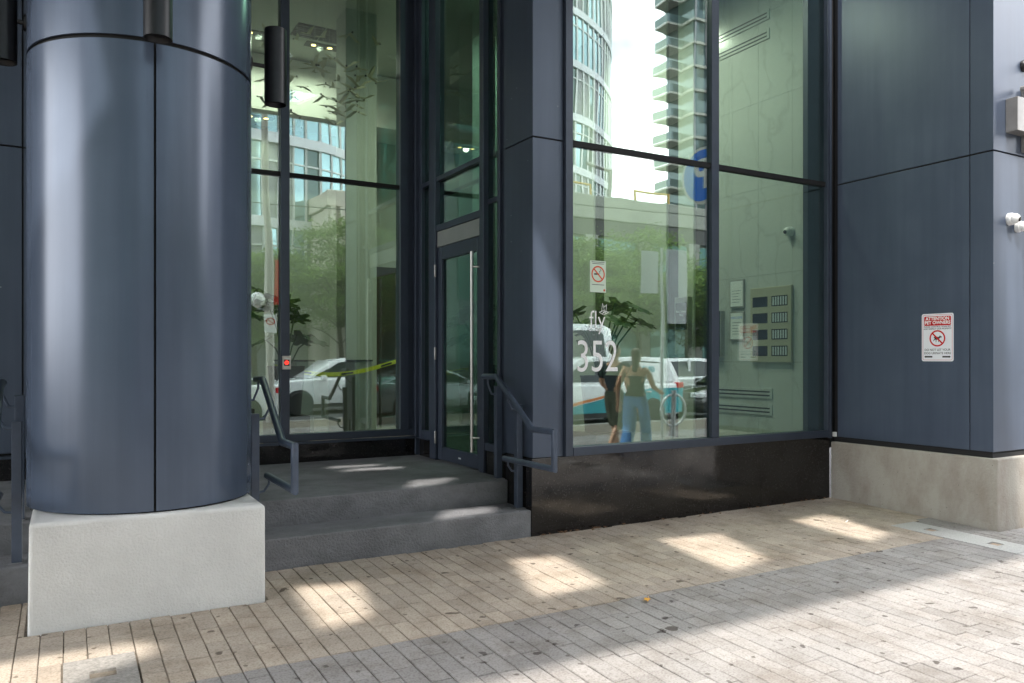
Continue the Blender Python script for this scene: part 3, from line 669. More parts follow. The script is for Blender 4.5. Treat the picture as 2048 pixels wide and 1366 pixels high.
SUN_PATCH_HOLES = [spot(0, (-.62, 3.80), (-.05, 3.84), (.42, 4.15), (.30, 4.32), (-.15, 4.34), (-.66, 4.30)),
         spot(0, (1.17, 4.02), (1.46, 4.10), (1.60, 4.76), (1.22, 4.86)), spot(0, (2.44, 3.94), (2.96, 3.97), (3.06, 4.70), (2.72, 4.76)),
         spot(0, (3.86, 3.80), (4.34, 3.90), (4.60, 4.66), (4.03, 4.72)), spot(0, (5.44, 3.88), (5.82, 3.98), (6.0, 4.74), (5.50, 4.70)),
         spot(.395, (2.05, 6.78), (2.60, 6.70), (2.78, 6.82), (2.30, 6.92)), spot(.395, (2.05, 7.02), (2.50, 6.98), (2.66, 7.10), (2.16, 7.16)),
         spot(.395, (2.28, 5.66), (2.62, 5.72), (2.88, 5.98), (2.50, 6.02)), spot(.205, (2.36, 5.28), (2.86, 5.32), (3.02, 5.56), (2.60, 5.60)),
         slot((3.205, 5.28, 2.45), (3.49, 5.28, 1.90), (3.49, 5.28, 1.12), (3.205, 5.28, 1.50)),
         slot((-.30, 5.0, 3.7), (.06, 4.82, 3.75), (.22, 4.76, 2.75), (.02, 4.88, 2.35), (-.24, 5.05, 2.2))]
canopy('entrance_canopy', 'deep flat canopy over the entrance steps with openings added for sun patches', -9, 5.6, 3.07 - .52 * CZ, 7.72, CZ, CZ + .06, SUN_PATCH_HOLES)  # openings are added, each shaped to let one sun patch through
canopy('added_shade_beam', 'unseen high beam added to shade the pavement corner', 4.85, 5.96, 3.07 - .52 * 11, 5.5, 11.0, 11.4, [])  # added beam out of view, placed to cast shade on the right-hand corner
UPW = mat('upper_wall', (.20, .22, .25), .5, .1)
tag(MB().box(-14, 20, 5.45, 22, 8.0, 26).build('upper_building', UPW), 'upper storeys of the grey condominium building above the entrance', 'building')

# ------------------------------------------------------------------ lobby interior
FZ = .42
IWALL = mat('lobby_wall_paint', (.46, .49, .44), .8, var=(2, .05)); ICEIL = mat('lobby_ceiling_paint', (.50, .52, .47), .85); IFLOOR = mat('lobby_floor_tile', (.30, .30, .27), .25, var=(3, .1))
BULK = mat('bulkhead_paint', (.72, .72, .68), .8); DKW = mat('dark_wood', (.055, .035, .026), .5, var=(5, .3)); DKP = mat('dark_niche', (.03, .032, .034), .5)
def marble():
    m = mat('grey_marble', (.50, .54, .50), .18, 0, .5); N, K, b = nodes_of(m); g = N.new('ShaderNodeNewGeometry')
    oi = N.new('ShaderNodeObjectInfo'); va = N.new('ShaderNodeVectorMath'); va.operation = 'ADD'; K.new(g.outputs['Position'], va.inputs[0]); K.new(oi.outputs['Location'], va.inputs[1])
    t0 = N.new('ShaderNodeTexNoise'); t0.inputs['Scale'].default_value = 1.7; t0.inputs['Detail'].default_value = 6; K.new(g.outputs['Position'], t0.inputs['Vector'])
    mm = N.new('ShaderNodeVectorMath'); mm.operation = 'MULTIPLY_ADD'; mm.inputs[1].default_value = (.9, .9, .9); K.new(t0.outputs['Color'], mm.inputs[0]); K.new(g.outputs['Position'], mm.inputs[2])
    mp = N.new('ShaderNodeMapping'); mp.inputs['Rotation'].default_value = (R(28), 0, 0); mp.inputs['Scale'].default_value = (1, 2.2, .7); K.new(mm.outputs[0], mp.inputs['Vector'])
    v = N.new('ShaderNodeTexVoronoi'); v.feature = 'DISTANCE_TO_EDGE'; v.inputs['Scale'].default_value = 1.1; K.new(mp.outputs['Vector'], v.inputs['Vector'])
    r = N.new('ShaderNodeValToRGB'); r.color_ramp.elements[0].position = .0; r.color_ramp.elements[1].position = .035; r.color_ramp.elements[0].color = (.46, .48, .46, 1); r.color_ramp.elements[1].color = (.53, .555, .535, 1)
    K.new(v.outputs['Distance'], r.inputs['Fac']); K.new(r.outputs['Color'], b.inputs['Base Color']); return m
MARBLE = marble()
def S(name, m, *b): return tag(MB().box(*b).build(name, m), kind='structure')
fl = MB(); fl.box(3.31, 6.70, 5.36, 13, .2, FZ); fl.box(-6, 3.305, 7.78, 13, .2, FZ); tag(fl.build('lobby_floor', IFLOOR), kind='structure')
ce = MB(); ce.box(3.31, 6.70, 5.36, 13, 6.0, 6.2); ce.box(-6, 3.305, 7.78, 13, 6.0, 6.2); tag(ce.build('lobby_ceiling', ICEIL), kind='structure')
S('lobby_back_wall', IWALL, -6, 6.7, 13, 13.2, .2, 6.2); S('lobby_side_wall', IWALL, -6.2, -6, 7.7, 13.2, .2, 6.2)
S('vestibule_head', ICEIL, 3.31, 6.70, 5.36, 5.40, 5.98, 8.0)
mw = MB().box(6.645, 6.71, 5.36, 13, .2, 6.2).build('marble_wall', DKP); tag(mw, kind='structure')
ys_ = [5.42, 5.68, 6.14, 6.53, 6.87]; zs_ = [FZ, 1.362, 2.312, 3.262, 4.212, 5.162, 6.0]
for a, b_ in zip(ys_[:-1], ys_[1:]):
    for c, d in zip(zs_[:-1], zs_[1:]): MB().box(6.622, 6.644, a + .0012, b_ - .0012, c + .0012, d - .0012).build('marble_tile', MARBLE, mw)
for (y0, y1, m) in ((7.142, 7.41, IWALL), (7.632, 8.948, IWALL), (9.202, 12.9, IWALL)): MB().box(6.60, 6.644, y0, y1, FZ, 6.0).build('wall_panel', m, mw)
for (y0, y1) in ((6.872, 7.14), (7.412, 7.63), (8.95, 9.20)): MB().box(6.63, 6.644, y0, y1, FZ, 6.0).build('dark_slot', DKP, mw)
box('inner_post', FRAME, sf, 6.47, 6.633, YF + .075, 5.415, FZ, 6.0)
S('lobby_column', IWALL, 3.20, 3.62, 10.0, 10.42, FZ, 6.0); S('lobby_column', IWALL, 4.7, 5.1, 9.3, 9.7, FZ, 6.0)
S('ceiling_bulkhead', BULK, -6, 6.6, 12.1, 12.98, 5.15, 5.98); S('ceiling_bulkhead', BULK, .2, 1.4, 7.9, 10.8, 5.55, 5.98)
ip = thing('interior_sill', 'pale sill board inside the window under the house number', 'sill', (5.9, 5.6, FZ)); box('board', BULK, ip, 3.6, 6.45, 5.40, 5.60, .60, .64); box('upstand', IWALL, ip, 3.6, 6.45, 5.42, 5.58, FZ, .60)
wd = thing('dark_door', 'dark brown lobby door standing behind the left glass', 'door', (4.1, 11, FZ)); box('leaf', DKW, wd, 3.75, 4.62, 11.0, 11.06, FZ, 2.75); box('yellow_tag', mat('yellow_tag', (.75, .42, .02), .5), wd, 3.77, 3.90, 10.985, 10.998, 2.02, 2.14)
MB().tube([(4.5, 10.93, 1.2), (4.5, 10.93, 1.7)], .014, 8).build('handle', STEEL, wd)
# pedestal gates and caution tape
TAPE = mat('caution_tape_yellow', (.50, .52, .02), .5)
for i, (x, y) in enumerate(((2.42, 9.5), (3.05, 9.2))):
    p_ = thing('gate_pedestal', ['glass sided gate pedestal left behind the caution tape', 'glass sided gate pedestal right behind the caution tape'][i], 'pedestal', (x, y, FZ), group='gate pedestals in the lobby')
    box('cabinet', STEEL2, p_, x, x + .22, y, y + 1.1, FZ, 1.36, bevel=.01); box('top_cap', DKP, p_, x - .01, x + .23, y - .01, y + 1.11, 1.363, 1.385, bevel=.005)
tp = MB(); pts = []
for k in range(25):
    u = k / 24; pts.append((1.95 + 2.1 * u, 8.55 + .55 * u, 1.32 - .16 * math.sin(math.pi * min(1, u * 1.25)) * (1 - u * .4) + .10 * u))
for a, b_ in zip(pts[:-1], pts[1:]): tp.prism([(a[0], a[1], a[2] - .024), (b_[0], b_[1], b_[2] - .024), (b_[0], b_[1] + .012, b_[2] + .024), (a[0], a[1] + .012, a[2] + .024)], (0, .001, 0))
tpt = thing('caution_tape', 'yellow caution tape strung across the lobby behind the glass', 'tape', (3, 8.8, 1.2)); tp.build('ribbon', TAPE, tpt)
for k in (4, 10, 16, 21):
    a, b_ = Vector(pts[k]), Vector(pts[k + 1]); ex = (b_ - a).normalized(); flat(MB(), a + Vector((0, -.004, 0)), ex, ZV, [(-.08, -.010), (.08, -.010), (.08, .010), (-.08, .010)]).build('print_line', BLACKP, tpt)
# vent and downlights
vt = thing('ceiling_vent', 'black two-part ceiling vent above the hanging birds', 'vent', (3.1, 10.5, 5.9)); 
for k in range(2):
    v0 = MB().box(2.77 + .40 * k, 3.15 + .40 * k, 10.75, 11.2, 5.985, 5.997).build('grille', DKP, vt)
    for j in range(6): MB().box(2.78 + .40 * k, 3.14 + .40 * k, 10.78 + .07 * j, 10.795 + .07 * j, 5.975, 5.984).build('slat', LAMPBLK, v0)
LAMPON = emit('lit_downlight', (1, .62, .2), 3)
def downlight(x, y, z, label):
    t = thing('downlight', label, 'downlight', (x, y, z), group='recessed lobby lights')
    box('trim', DKP, t, x - .24, x + .24, y - .09, y + .09, z - .012, z - .002)
    for s in (-.12, .12): MB().lathe([(.035, -.016), (.035, -.0125)], (x + s, y, z), seg=16).build('lamp', LAMPON, t)
    ld = bpy.data.lights.new('lobby_lamp', 'SPOT'); ld.spot_size = R(160); ld.spot_blend = .6; ld.shadow_soft_size = .05; ld.energy = 115 if x > 4.4 and y < 8.5 else (10 if y > 12 else 34); ld.color = (1, .90, .72)
    lo = bpy.data.objects.new('lamp_light', ld); COL.objects.link(lo); lo.parent = t; lo.location = (0, 0, -.03)
for (x, y, z, l_) in ((3.28, 11.4, 6.0, 'twin recessed light beside the black ceiling vent'), (2.38, 11.4, 6.0, 'twin recessed light left of the lobby mullion'), (.3, 12.5, 5.15, 'twin recessed light in the far lobby bulkhead left'), (2.6, 12.5, 5.15, 'twin recessed light in the far lobby bulkhead middle'), (5.2, 8.3, 6.0, 'twin recessed light over the inner hall'), (4.5, 6.6, 6.0, 'twin recessed light over the intercom wall')):
    downlight(x, y, z, l_)
# hanging paper birds
BIRDW = mat('paper_bird', (.50, .48, .33), .7); BIRDD = mat('bird_dark', (.03, .028, .02), .7)
def bird_meshes(flap):
    s = MB(); s.prism([(-.10, 0, 0), (0, -.022, .018), (.11, 0, .03), (0, .022, .018)], (0, 0, -.012))
    wgs = MB()
    for q in (-1, 1): wgs.prism([(.05, q * .015, .01), (-.05, q * .015, .01), (-.07, q * .18, .01 + flap * .7), (-.02, q * .31, .01 + flap), (.02, q * .17, .015 + flap * .8)], (0, 0, .004))
    tl = MB().prism([(-.09, 0, 0), (-.21, -.04, -.02), (-.19, 0, -.01), (-.21, .04, -.02)], (0, 0, .004))
    hd = MB().lathe([(.002, -.03), (.022, -.01), (.026, .0), (.02, .015), (.004, .03)], (.10, 0, .02), (1, 0, -.2), 8)
    wr = MB().tube([(0, 0, .01), (0, 0, 1.0)], .0012, 4)
    return s.data('body', BIRDW), wgs.data('wings', BIRDW), tl.data('tail', BIRDW), hd.data('head', BIRDD), wr.data('wire', STEEL)
BM = [bird_meshes(f) for f in (.10, -.06, .18, -.14)]
rb = random.Random(11)
for k in range(58):
    u = rb.gauss(655, 75); v = rb.gauss(150, 62)
    if not (512 < u < 792 and 20 < v < 335): u, v = rb.uniform(520, 790), rb.uniform(60, 250)
    y = rb.uniform(8.4, 10.4); r_ = (u - 1024) / FPX; dx, dy = .8686 * r_ + .4955, -.4955 * r_ + .8686; t_ = y / dy; x, z = dx * t_, H + (HY - v) / FPX * t_
    if x > 3.2 and y < 7.9: continue
    z = min(z, 5.7)
    b_ = thing('paper_bird', 'small folded paper bird hanging on a wire in the lobby', 'paper bird', (x, y, z), rb.uniform(0, 6.28), 'paper birds hanging in the lobby')
    M_ = rb.choice(BM)
    for nm, me in zip(('body', 'wings', 'tail', 'head'), M_[:4]): link(nm, me, b_, True)
    wi = link('wire', M_[4], b_, True); wi.scale = (1, 1, 5.98 - z)
    s_ = rb.uniform(.36, .6); b_.rotation_euler = (rb.uniform(-.25, .25), rb.uniform(-.3, .3), rb.uniform(0, 6.28)); b_.scale = (s_,) * 3; wi.rotation_euler = (0, 0, 0)
    wi.scale = (1, 1, max(.1, (5.98 - z) / s_))
    b_.rotation_euler.x = 0; b_.rotation_euler.y = 0
# intercom, notices, camera and grilles on the marble wall
XW = 6.622
it = thing('intercom_panel', 'beige metal intercom and mailbox panel on the marble wall', 'intercom', (XW, 5.95, 1.36))
BEIGE = mat('beige_metal', (.52, .50, .38), .4, .3); SCREEN = mat('dark_screen', (.012, .02, .024), .12); BTN = mat('name_strip', (.55, .60, .62), .5)
box('panel', BEIGE, it, XW - .035, XW - .001, 5.665, 6.225, 1.36, 2.17, bevel=.004)
for r_ in range(4):
    z1 = 2.07 - .178 * r_
    box('screen', SCREEN, it, XW - .037, XW - .0355, 5.98, 6.19, z1 - .11, z1); q = box('directory', SCREEN, it, XW - .037, XW - .0355, 5.71, 5.925, z1 - .11, z1)
    for k in range(6): MB().box(XW - .039, XW - .0372, 5.72 + .034 * k, 5.74 + .034 * k, z1 - .10, z1 - .01).build('name_strip', BTN, q)
MB().lathe([(.007, 0), (.007, .006)], (XW - .035, 5.695, 1.78), (-1, 0, 0), 10).build('lock', STEEL, it)
def notice(z0, z1, label, words):
    t = thing('framed_notice', label, 'notice', (XW, 6.44, z0)); fr_ = box('frame', STEEL2, t, XW - .02, XW - .001, 6.335, 6.55, z0, z1, bevel=.002); box('paper', PRINTW, t, XW - .022, XW - .0205, 6.35, 6.535, z0 + .015, z1 - .015)
    for k in range(5): flat(MB(), (XW - .0225, 6.4425, z1 - .125 - .032 * k), -YV, ZV, [(-.065, -.002), (.065 - .02 * (k % 3), -.002), (.065 - .02 * (k % 3), .002), (-.065, .002)]).build('print_line', BLACKP, t)
    for i, (s, sz) in enumerate(words): link('lettering', text_data(s, sz, BLUE if sz > .03 else BLACKP, (XW - .0225, 6.4425, z1 - .07 - .045 * i), -YV, ZV), t)
notice(1.975, 2.29, 'upper framed notice left of the intercom', [])
notice(1.605, 1.93, 'lower framed notice left of the intercom headed welcome', [('WELCOME', .036)])
t = thing('fire_plan_box', 'grey fire safety plan box on the inner wall', 'box', (XW - .03, 7.2, 1.75)); box('cabinet', STEEL2, t, 6.53, 6.598, 7.16, 7.40, 1.45, 2.15, bevel=.004); box('plate', SCREEN, t, 6.527, 6.5295, 7.18, 7.38, 1.75, 2.08)
link('lettering', text_data('Fire Safety\nPlan', .042, PRINTW, (6.5265, 7.28, 1.95), -YV, ZV), t)
t = thing('call_box', 'black call box at the left of the framed notices', 'call box', (XW, 6.75, 1.4)); box('cabinet', SCREEN, t, XW - .06, XW - .001, 6.66, 6.86, 1.42, 1.95, bevel=.004); box('edge', STEEL2, t, XW - .062, XW - .001, 6.645, 6.658, 1.42, 1.95)
turret_cam((XW, 5.70, 2.735), (-1, 0, 0), 'white turret camera on the marble wall behind the glass')
for (z, y0, y1, lb) in ((1.02, 5.94, 6.86, 'upper of two slot grilles low on the marble wall'), (.84, 5.94, 6.86, 'lower of two slot grilles low on the marble wall'), (4.92, 5.98, 6.86, 'lower of two slot grilles high on the marble wall'), (5.13, 5.98, 6.86, 'upper of two slot grilles high on the marble wall')):
    t = thing('slot_grille', lb, 'grille', (XW, 6.6, z), group='linear slot grilles'); box('plate', MARBLE, t, XW - .012, XW - .001, y0, y1, z - .055, z + .055, bevel=.002)
    for s in (-.022, .018): box('slot', DKP, t, XW - .0135, XW - .0122, y0 + .03, y1, z + s - .008, z + s + .008)
# planter with big-leaved plant
LEAFD = mat('monstera_leaf', (.025, .075, .022), .35); POT = mat('black_planter', (.015, .015, .016), .5)
def planter(x, y, label, seed, zb=FZ, n=9):
    r0 = random.Random(seed); t = thing('potted_plant', label, 'plant', (x, y, zb))
    MB().lathe([(.15, 0), (.19, .5), (.2, .52), (.17, .52), (.16, .44)], (x, y, zb), seg=20).build('pot', POT, t, smooth=True)
    for k in range(n):
        a = r0.uniform(0, 6.28); L_ = r0.uniform(.3, .62); h = r0.uniform(.3, .75); tip = Vector((x + math.cos(a) * L_ * .6, y + math.sin(a) * L_ * .6, zb + .5 + h))
        MB().tube([(x, y, zb + .45), Vector((x, y, zb + .45)).lerp(tip, .5) + Vector((0, 0, .08)), tip], .008, 6).build('stem', LEAFD, t)
        ex = Vector((math.cos(a), math.sin(a), -.5)).normalized(); ey = ex.cross(ZV).normalized(); s_ = r0.uniform(.13, .2); o = []
        for j in range(22):
            th = 2 * math.pi * j / 22; rr_ = s_ * (1 - .25 * math.cos(th)) * (1 if j % 3 else .55); o.append(tip + ex * (math.cos(th) * rr_ + s_ * .6) + ey * math.sin(th) * rr_)
        MB().prism(o, ex.cross(ey) * .004).build('leaf', LEAFD, t)
planter(4.35, 5.95, 'big leaved plant in a black pot behind the house number', 4, .72); planter(1.45, 8.3, 'big leaved plant in a black pot beside the lobby mullion', 9, .9, 12); planter(2.05, 8.45, 'leafy lobby plant right of the mullion', 21, .8, 8)
box('plant_stand', DKW, None, 4.15, 4.55, 5.75, 6.15, FZ, .715); 
bpy.data.objects['plant_stand']['label'] = 'dark low stand under the plant behind the number window'; bpy.data.objects['plant_stand']['category'] = 'stand'
for i, (x, y, z1) in enumerate(((1.45, 8.3, .895), (2.05, 8.45, .795))):
    o = box('plant_stand', DKW, None, x - .2, x + .2, y - .2, y + .2, FZ, z1); tag(o, ['dark stand under the plant left of the lobby mullion', 'dark stand under the plant right of the lobby mullion'][i], 'stand')

# ------------------------------------------------------------------ across the street (seen mirrored in the glass)
SPAN = mat('white_spandrel', (.62, .63, .66), .45, .2); MULB = mat('tower_mullion', (.55, .56, .56), .4, .4)
TGLASS = mat('tower_glass', (.28, .42, .46), .06, .75, var=(.35, .35)); TGLASS2 = mat('tower_glass_dark', (.11, .15, .155), .06, .5); TGREY = mat('tower_grey_panel', (.26, .26, .28), .5)
STONE = mat('limestone', (.58, .53, .46), .85, bump=(20, .3, .02), var=(2, .1)); POD = mat('podium_concrete', (.27, .27, .25), .85, var=(.8, .12)); PODD = mat('podium_dark_band', (.05, .045, .05), .6)
PGLASS = mat('podium_window', (.05, .14, .13), .08, .3); BALC = mat('balcony_concrete', (.36, .35, .32), .8)
def curved_tower(label, cx, cy, rad, z0, fl_h, nfl, a0, a1, nseg, zs=None, glz=(TGLASS, TGLASS2, TGREY), band=.42, seed=1):
    rr_ = random.Random(seed); t = thing('curved_tower', label, 'building', (cx, cy, 0))
    MB().lathe([(rad - .5, -.3), (rad - .5, z0 + fl_h * nfl)], (cx, cy, 0), seg=72).build('core', TGREY, t, smooth=True)
    pan = {m: MB() for m in glz}; bands = []; mu = MB()
    for f in range(nfl):
        zb = z0 + f * fl_h
        MB().arc_panel(cx, cy, rad - .5, rad + .12, a0, a1, zb - band / 2, zb + band / 2, nseg).build('spandrel', SPAN, t, smooth=True)
        MB().arc_panel(cx, cy, rad - .04, rad + .05, a0, a1, zb + fl_h * .72, zb + fl_h * .72 + .07, nseg).build('rail', MULB, t, smooth=True)
        for k in range(nseg):
            b0, b1 = a0 + (a1 - a0) * k / nseg, a0 + (a1 - a0) * (k + 1) / nseg; m = rr_.choices(glz, (6, 2, 1.6))[0]
            P = lambda a, z: (cx + rad * math.cos(a), cy + rad * math.sin(a), z)
            pan[m].poly([P(b0, zb + band / 2), P(b1, zb + band / 2), P(b1, zb + fl_h - band / 2), P(b0, zb + fl_h - band / 2)])
    for k in range(nseg + 1):
        a = a0 + (a1 - a0) * k / nseg; x, y = cx + (rad + .02) * math.cos(a), cy + (rad + .02) * math.sin(a); mu.box(x - .05, x + .05, y - .05, y + .05, z0, z0 + fl_h * nfl)
    for m in glz: tag(pan[m].build('window', m, t), kind='stuff')
    tag(mu.build('mullion', MULB, t), kind='stuff')
curved_tower('curved condominium with white floor bands across the street, mirrored in the lobby glass', 4.5, -34, 16, 3.5, 3.6, 9, R(20), R(150), 56, seed=3)
curved_tower('tall curved green glass tower mirrored left in the number window', 20.7, -38.7, 13, 3.2, 3.0, 22, R(-10), R(190), 66, seed=8)
# limestone pavilion and concrete podium
pv = thing('stone_pavilion', 'pale stone corner building with tall window mirrored behind the trees', 'building', (11, -17, 0))
box('wall', STONE, pv, 9.3, 13.2, -24, -16.2, -.3, 7.6, bevel=.03)
box('parapet', STONE, pv, 9.2, 13.3, -24.1, -16.1, 7.62, 8.3, bevel=.04); box('belt_course', STONE, pv, 9.22, 13.28, -24, -16.08, 2.7, 3.0, bevel=.03)
for k in range(9): box('flute', STONE, pv, 9.4 + .42 * k, 9.58 + .42 * k, -16.16, -15.98, 6.5, 7.6)
for x in (10.2, 12.0): q = box('window', PGLASS, pv, x, x + .8, -16.19, -16.12, 3.3, 6.2); box('sill', STONE, q, x - .1, x + .9, -16.2, -15.95, 3.1, 3.28)
pd = thing('podium_building', 'low concrete building with tall windows across the street, mirrored in the number window', 'building', (25, -20, 0))
box('wall', POD, pd, 13.4, 46, -26, -17.35, -.3, 8.4); box('parapet', POD, pd, 13.35, 46.1, -26, -17.1, 7.45, 8.5, bevel=.05); box('dark_band', PODD, pd, 13.38, 46.05, -26, -17.16, 6.75, 7.44)
for k in range(11):
    x = 13.6 + 2.9 * k
    box('pilaster', POD, pd, x, x + .75, -17.36, -17.0, -.3, 6.74, bevel=.03)
    for (z0, z1) in ((.3, 3.2), (3.9, 6.6)):
        q = box('window', PGLASS, pd, x + .85, x + 2.8, -17.34, -17.10, z0, z1); box('frame', MULB, q, x + 1.8, x + 1.86, -17.29, -17.2, z0, z1); box('frame', MULB, q, x + .85, x + 2.8, -17.29, -17.21, z1 - .75, z1 - .69)
MB().tube([(22.2, -19, 8.5), (22.2, -19, 10.2), (20.9, -19, 10.4)], .09, 8).build('roof_arm', STAINLESSBOX, pd)
for x0 in (18.5, 23.0): MB().tube([(x0, -18.2, 8.5), (x0, -18.2, 9.2), (x0 + 2.0, -18.2, 9.2), (x0 + 2.0, -18.2, 8.5)], .05, 8).build('roof_rail', mat('yellow_rail', (.5, .3, .04), .6), pd)
# balcony tower
bt = thing('balcony_tower', 'tall tower with stacked balconies mirrored in the number window', 'building', (78, -75, 0))
box('core', TGLASS2, bt, 71, 96, -71.5, -66, -.3, 96)
for f in range(30):
    z = 2 + 3.1 * f
    s_ = box('floor_slab', BALC, bt, 70.7, 96.3, -71.6, -65.7, z, z + .32)
    MB().box(68.6, 71, -71.4, -68.2, z - .02, z + .22).build('balcony', BALC, bt); MB().box(68.6, 68.66, -71.4, -68.2, z + .3, z + 1.25).box(68.66, 71, -68.26, -68.2, z + .3, z + 1.25).build('balustrade', TGLASS2, bt)
    for (xa, xb) in ((74, 78), (82, 86), (90, 95)):
        box('balcony', BALC, bt, xa, xb, -66, -63.6, z - .02, z + .22); MB().box(xa, xb, -63.62, -63.56, z + .3, z + 1.25).box(xa, xa + .06, -66, -63.62, z + .3, z + 1.25).build('balustrade', TGLASS2, bt)
pm_ = MB()
for k in range(13): pm_.box(71 + 2 * k, 71.25 + 2 * k, -66.05, -65.9, 0, 96)
tag(pm_.build('pier', TGREY, bt), kind='stuff')
for i, (a, b_, h, c) in enumerate(((-60, -14, 34, POD), (100, 130, 40, TGREY), (-13, -8, 26, TGLASS2))):
    q = thing('street_building', ['grey slab building down the street at the far left', 'grey mid-rise beside the balcony tower', 'narrow dark glass block across the street'][i], 'building', ((a + b_) / 2, -30, 0))
    box('wall', c, q, a, b_, -48, -19 - i, -.3, h)
    for f in range(int(h / 3.4)):
        for k in range(int((b_ - a) / 2.4)): 
            if k > 14: break
            box('window', PGLASS, q, b_ - 2.2 - 2.4 * k, b_ - .5 - 2.4 * k, -19.02 - i, -18.95 - i, 1 + 3.4 * f, 3.2 + 3.4 * f)

# street trees: fine leaves in flat sprays
BARK = mat('bark', (.07, .055, .045), .95, bump=(30, .8, .02)); 
def leaf_mat(name, c):
    m = mat(name, c, .55, 0, .3); N, K, b = nodes_of(m); g = N.new('ShaderNodeNewGeometry'); r = N.new('ShaderNodeMix'); r.data_type = 'RGBA'; r.inputs['A'].default_value = (*[x * .6 for x in c], 1); r.inputs['B'].default_value = (*[min(1, x * 1.5) for x in c], 1)
    K.new(g.outputs['Random Per Island'], r.inputs['Factor']); K.new(r.outputs['Result'], b.inputs['Base Color']); b.inputs['Transmission Weight'].default_value = 0
    
    tl_ = N.new('ShaderNodeBsdfTranslucent'); ms = N.new('ShaderNodeMixShader'); ms.inputs['Fac'].default_value = .5; K.new(r.outputs['Result'], tl_.inputs['Color']); out = [n for n in N if n.type == 'OUTPUT_MATERIAL'][0]
    K.new(b.outputs[0], ms.inputs[1]); K.new(tl_.outputs[0], ms.inputs[2]); K.new(ms.outputs[0], out.inputs['Surface']); return m
LEAF = leaf_mat('honey_locust_leaf', (.17, .25, .07))
def tree_mesh(seed, hgt, rad, n_cl=120, n_lf=150):
    r0 = random.Random(seed); tr = MB(); tr.tube([(0, 0, 0), (.05, .03, hgt * .25), (-.04, .06, hgt * .45), (.05, 0, hgt * .8)], [.13, .11, .085, .03], 9)
    lf = MB()
    for c in range(n_cl):
        a = r0.uniform(0, 6.283); zz = r0.betavariate(2, 1.7); rr_ = rad * math.sqrt(r0.random()) * math.sin(math.pi * (.12 + .8 * zz)) ; cz = hgt * (.36 + .64 * zz)
        ctr = Vector((math.cos(a) * rr_, math.sin(a) * rr_, cz))
        if c < 26: tr.tube([(0, .02, cz * .72), Vector((0, 0, cz * .8)).lerp(ctr, .55), ctr], [.035, .022, .008], 5)
        for k in range(n_lf):
            p = ctr + Vector((r0.gauss(0, .40), r0.gauss(0, .40), r0.gauss(0, .13))); s = r0.uniform(.06, .12); d = Vector((r0.uniform(-1, 1), r0.uniform(-1, 1), r0.uniform(-.5, .3))).normalized(); e = d.cross(Vector((r0.uniform(-.5, .5), r0.uniform(-.5, .5), 1))).normalized()
            lf.poly([p - d * s, p + e * s * .35, p + d * s, p - e * s * .35])
    return tr.data('trunk', BARK, smooth=True), lf.data('crown', LEAF)
TM = [tree_mesh(s, h, r_) for (s, h, r_) in ((1, 6.3, 2.3), (2, 5.6, 2.2), (3, 7.0, 2.4))]
tl = ['first', 'second', 'third', 'fourth', 'fifth', 'sixth', 'seventh', 'eighth', 'ninth']
for i, (x, y, v_, rz) in enumerate(((1.5, -14.7, 0, .4), (6.2, -14.9, 1, 2.1), (9.3, -14.5, 2, 1.2), (13.6, -14.8, 1, 4.4), (17.4, -14.6, 0, 3.3), (20.6, -14.9, 2, .2), (24.2, -14.6, 1, 5.1), (28.5, -14.8, 0, 2.6), (-4.5, -14.6, 2, 5.6))):
    t = thing('street_tree', 'fine leaved street tree across the road, %s along the far kerb' % tl[i], 'tree', (x, y, -.2), rz, 'street trees on the far side')
    link('trunk', TM[v_][0], t, True); link('crown', TM[v_][1], t, True)

# cars
CARW = mat('white_car_paint', (.72, .73, .74), .22, 0, .5, coat=.6); CARS = mat('silver_car_paint', (.36, .39, .42), .25, .6, .5, coat=.5); CARK = mat('black_car_paint', (.012, .012, .014), .15, 0, .5, coat=.8); CARG = mat('car_window', (.015, .02, .022), .05, 0, .6)
TEAL = mat('teal_wrap', (.01, .30, .36), .3, coat=.4); ORSTR = mat('orange_stripe', (.65, .20, .04), .4); TYRE = mat('tyre', (.02, .02, .02), .85); RIM = mat('alloy_rim', (.45, .45, .46), .3, .9); TAIL = mat('tail_lamp', (.55, .015, .02), .15); HEAD = mat('head_lamp', (.75, .78, .8), .1); TRIM = mat('black_trim', (.02, .02, .022), .6)
wheel_me = None
def wheel_parts():
    ty = MB().lathe([(.22, -.10), (.315, -.10), (.335, -.07), (.335, .07), (.315, .10), (.22, .10)], (0, 0, 0), (0, 1, 0), 28).data('tyre', TYRE, smooth=True)
    rm = MB().lathe([(.215, -.07), (.225, .098), (.20, .10), (.19, .06)], (0, 0, 0), (0, -1, 0), 24)
    for k in range(7):
        a = 2 * math.pi * k / 7; d = Vector((math.cos(a), 0, math.sin(a))); n = Vector((-math.sin(a), 0, math.cos(a))) * .022
        rm.prism([d * .03 - n + Vector((0, -.08, 0)), d * .20 - n + Vector((0, -.09, 0)), d * .20 + n + Vector((0, -.09, 0)), d * .03 + n + Vector((0, -.08, 0))], (0, .025, 0))
    return ty, rm.data('rim', RIM, smooth=False)
TYM, RMM = wheel_parts()
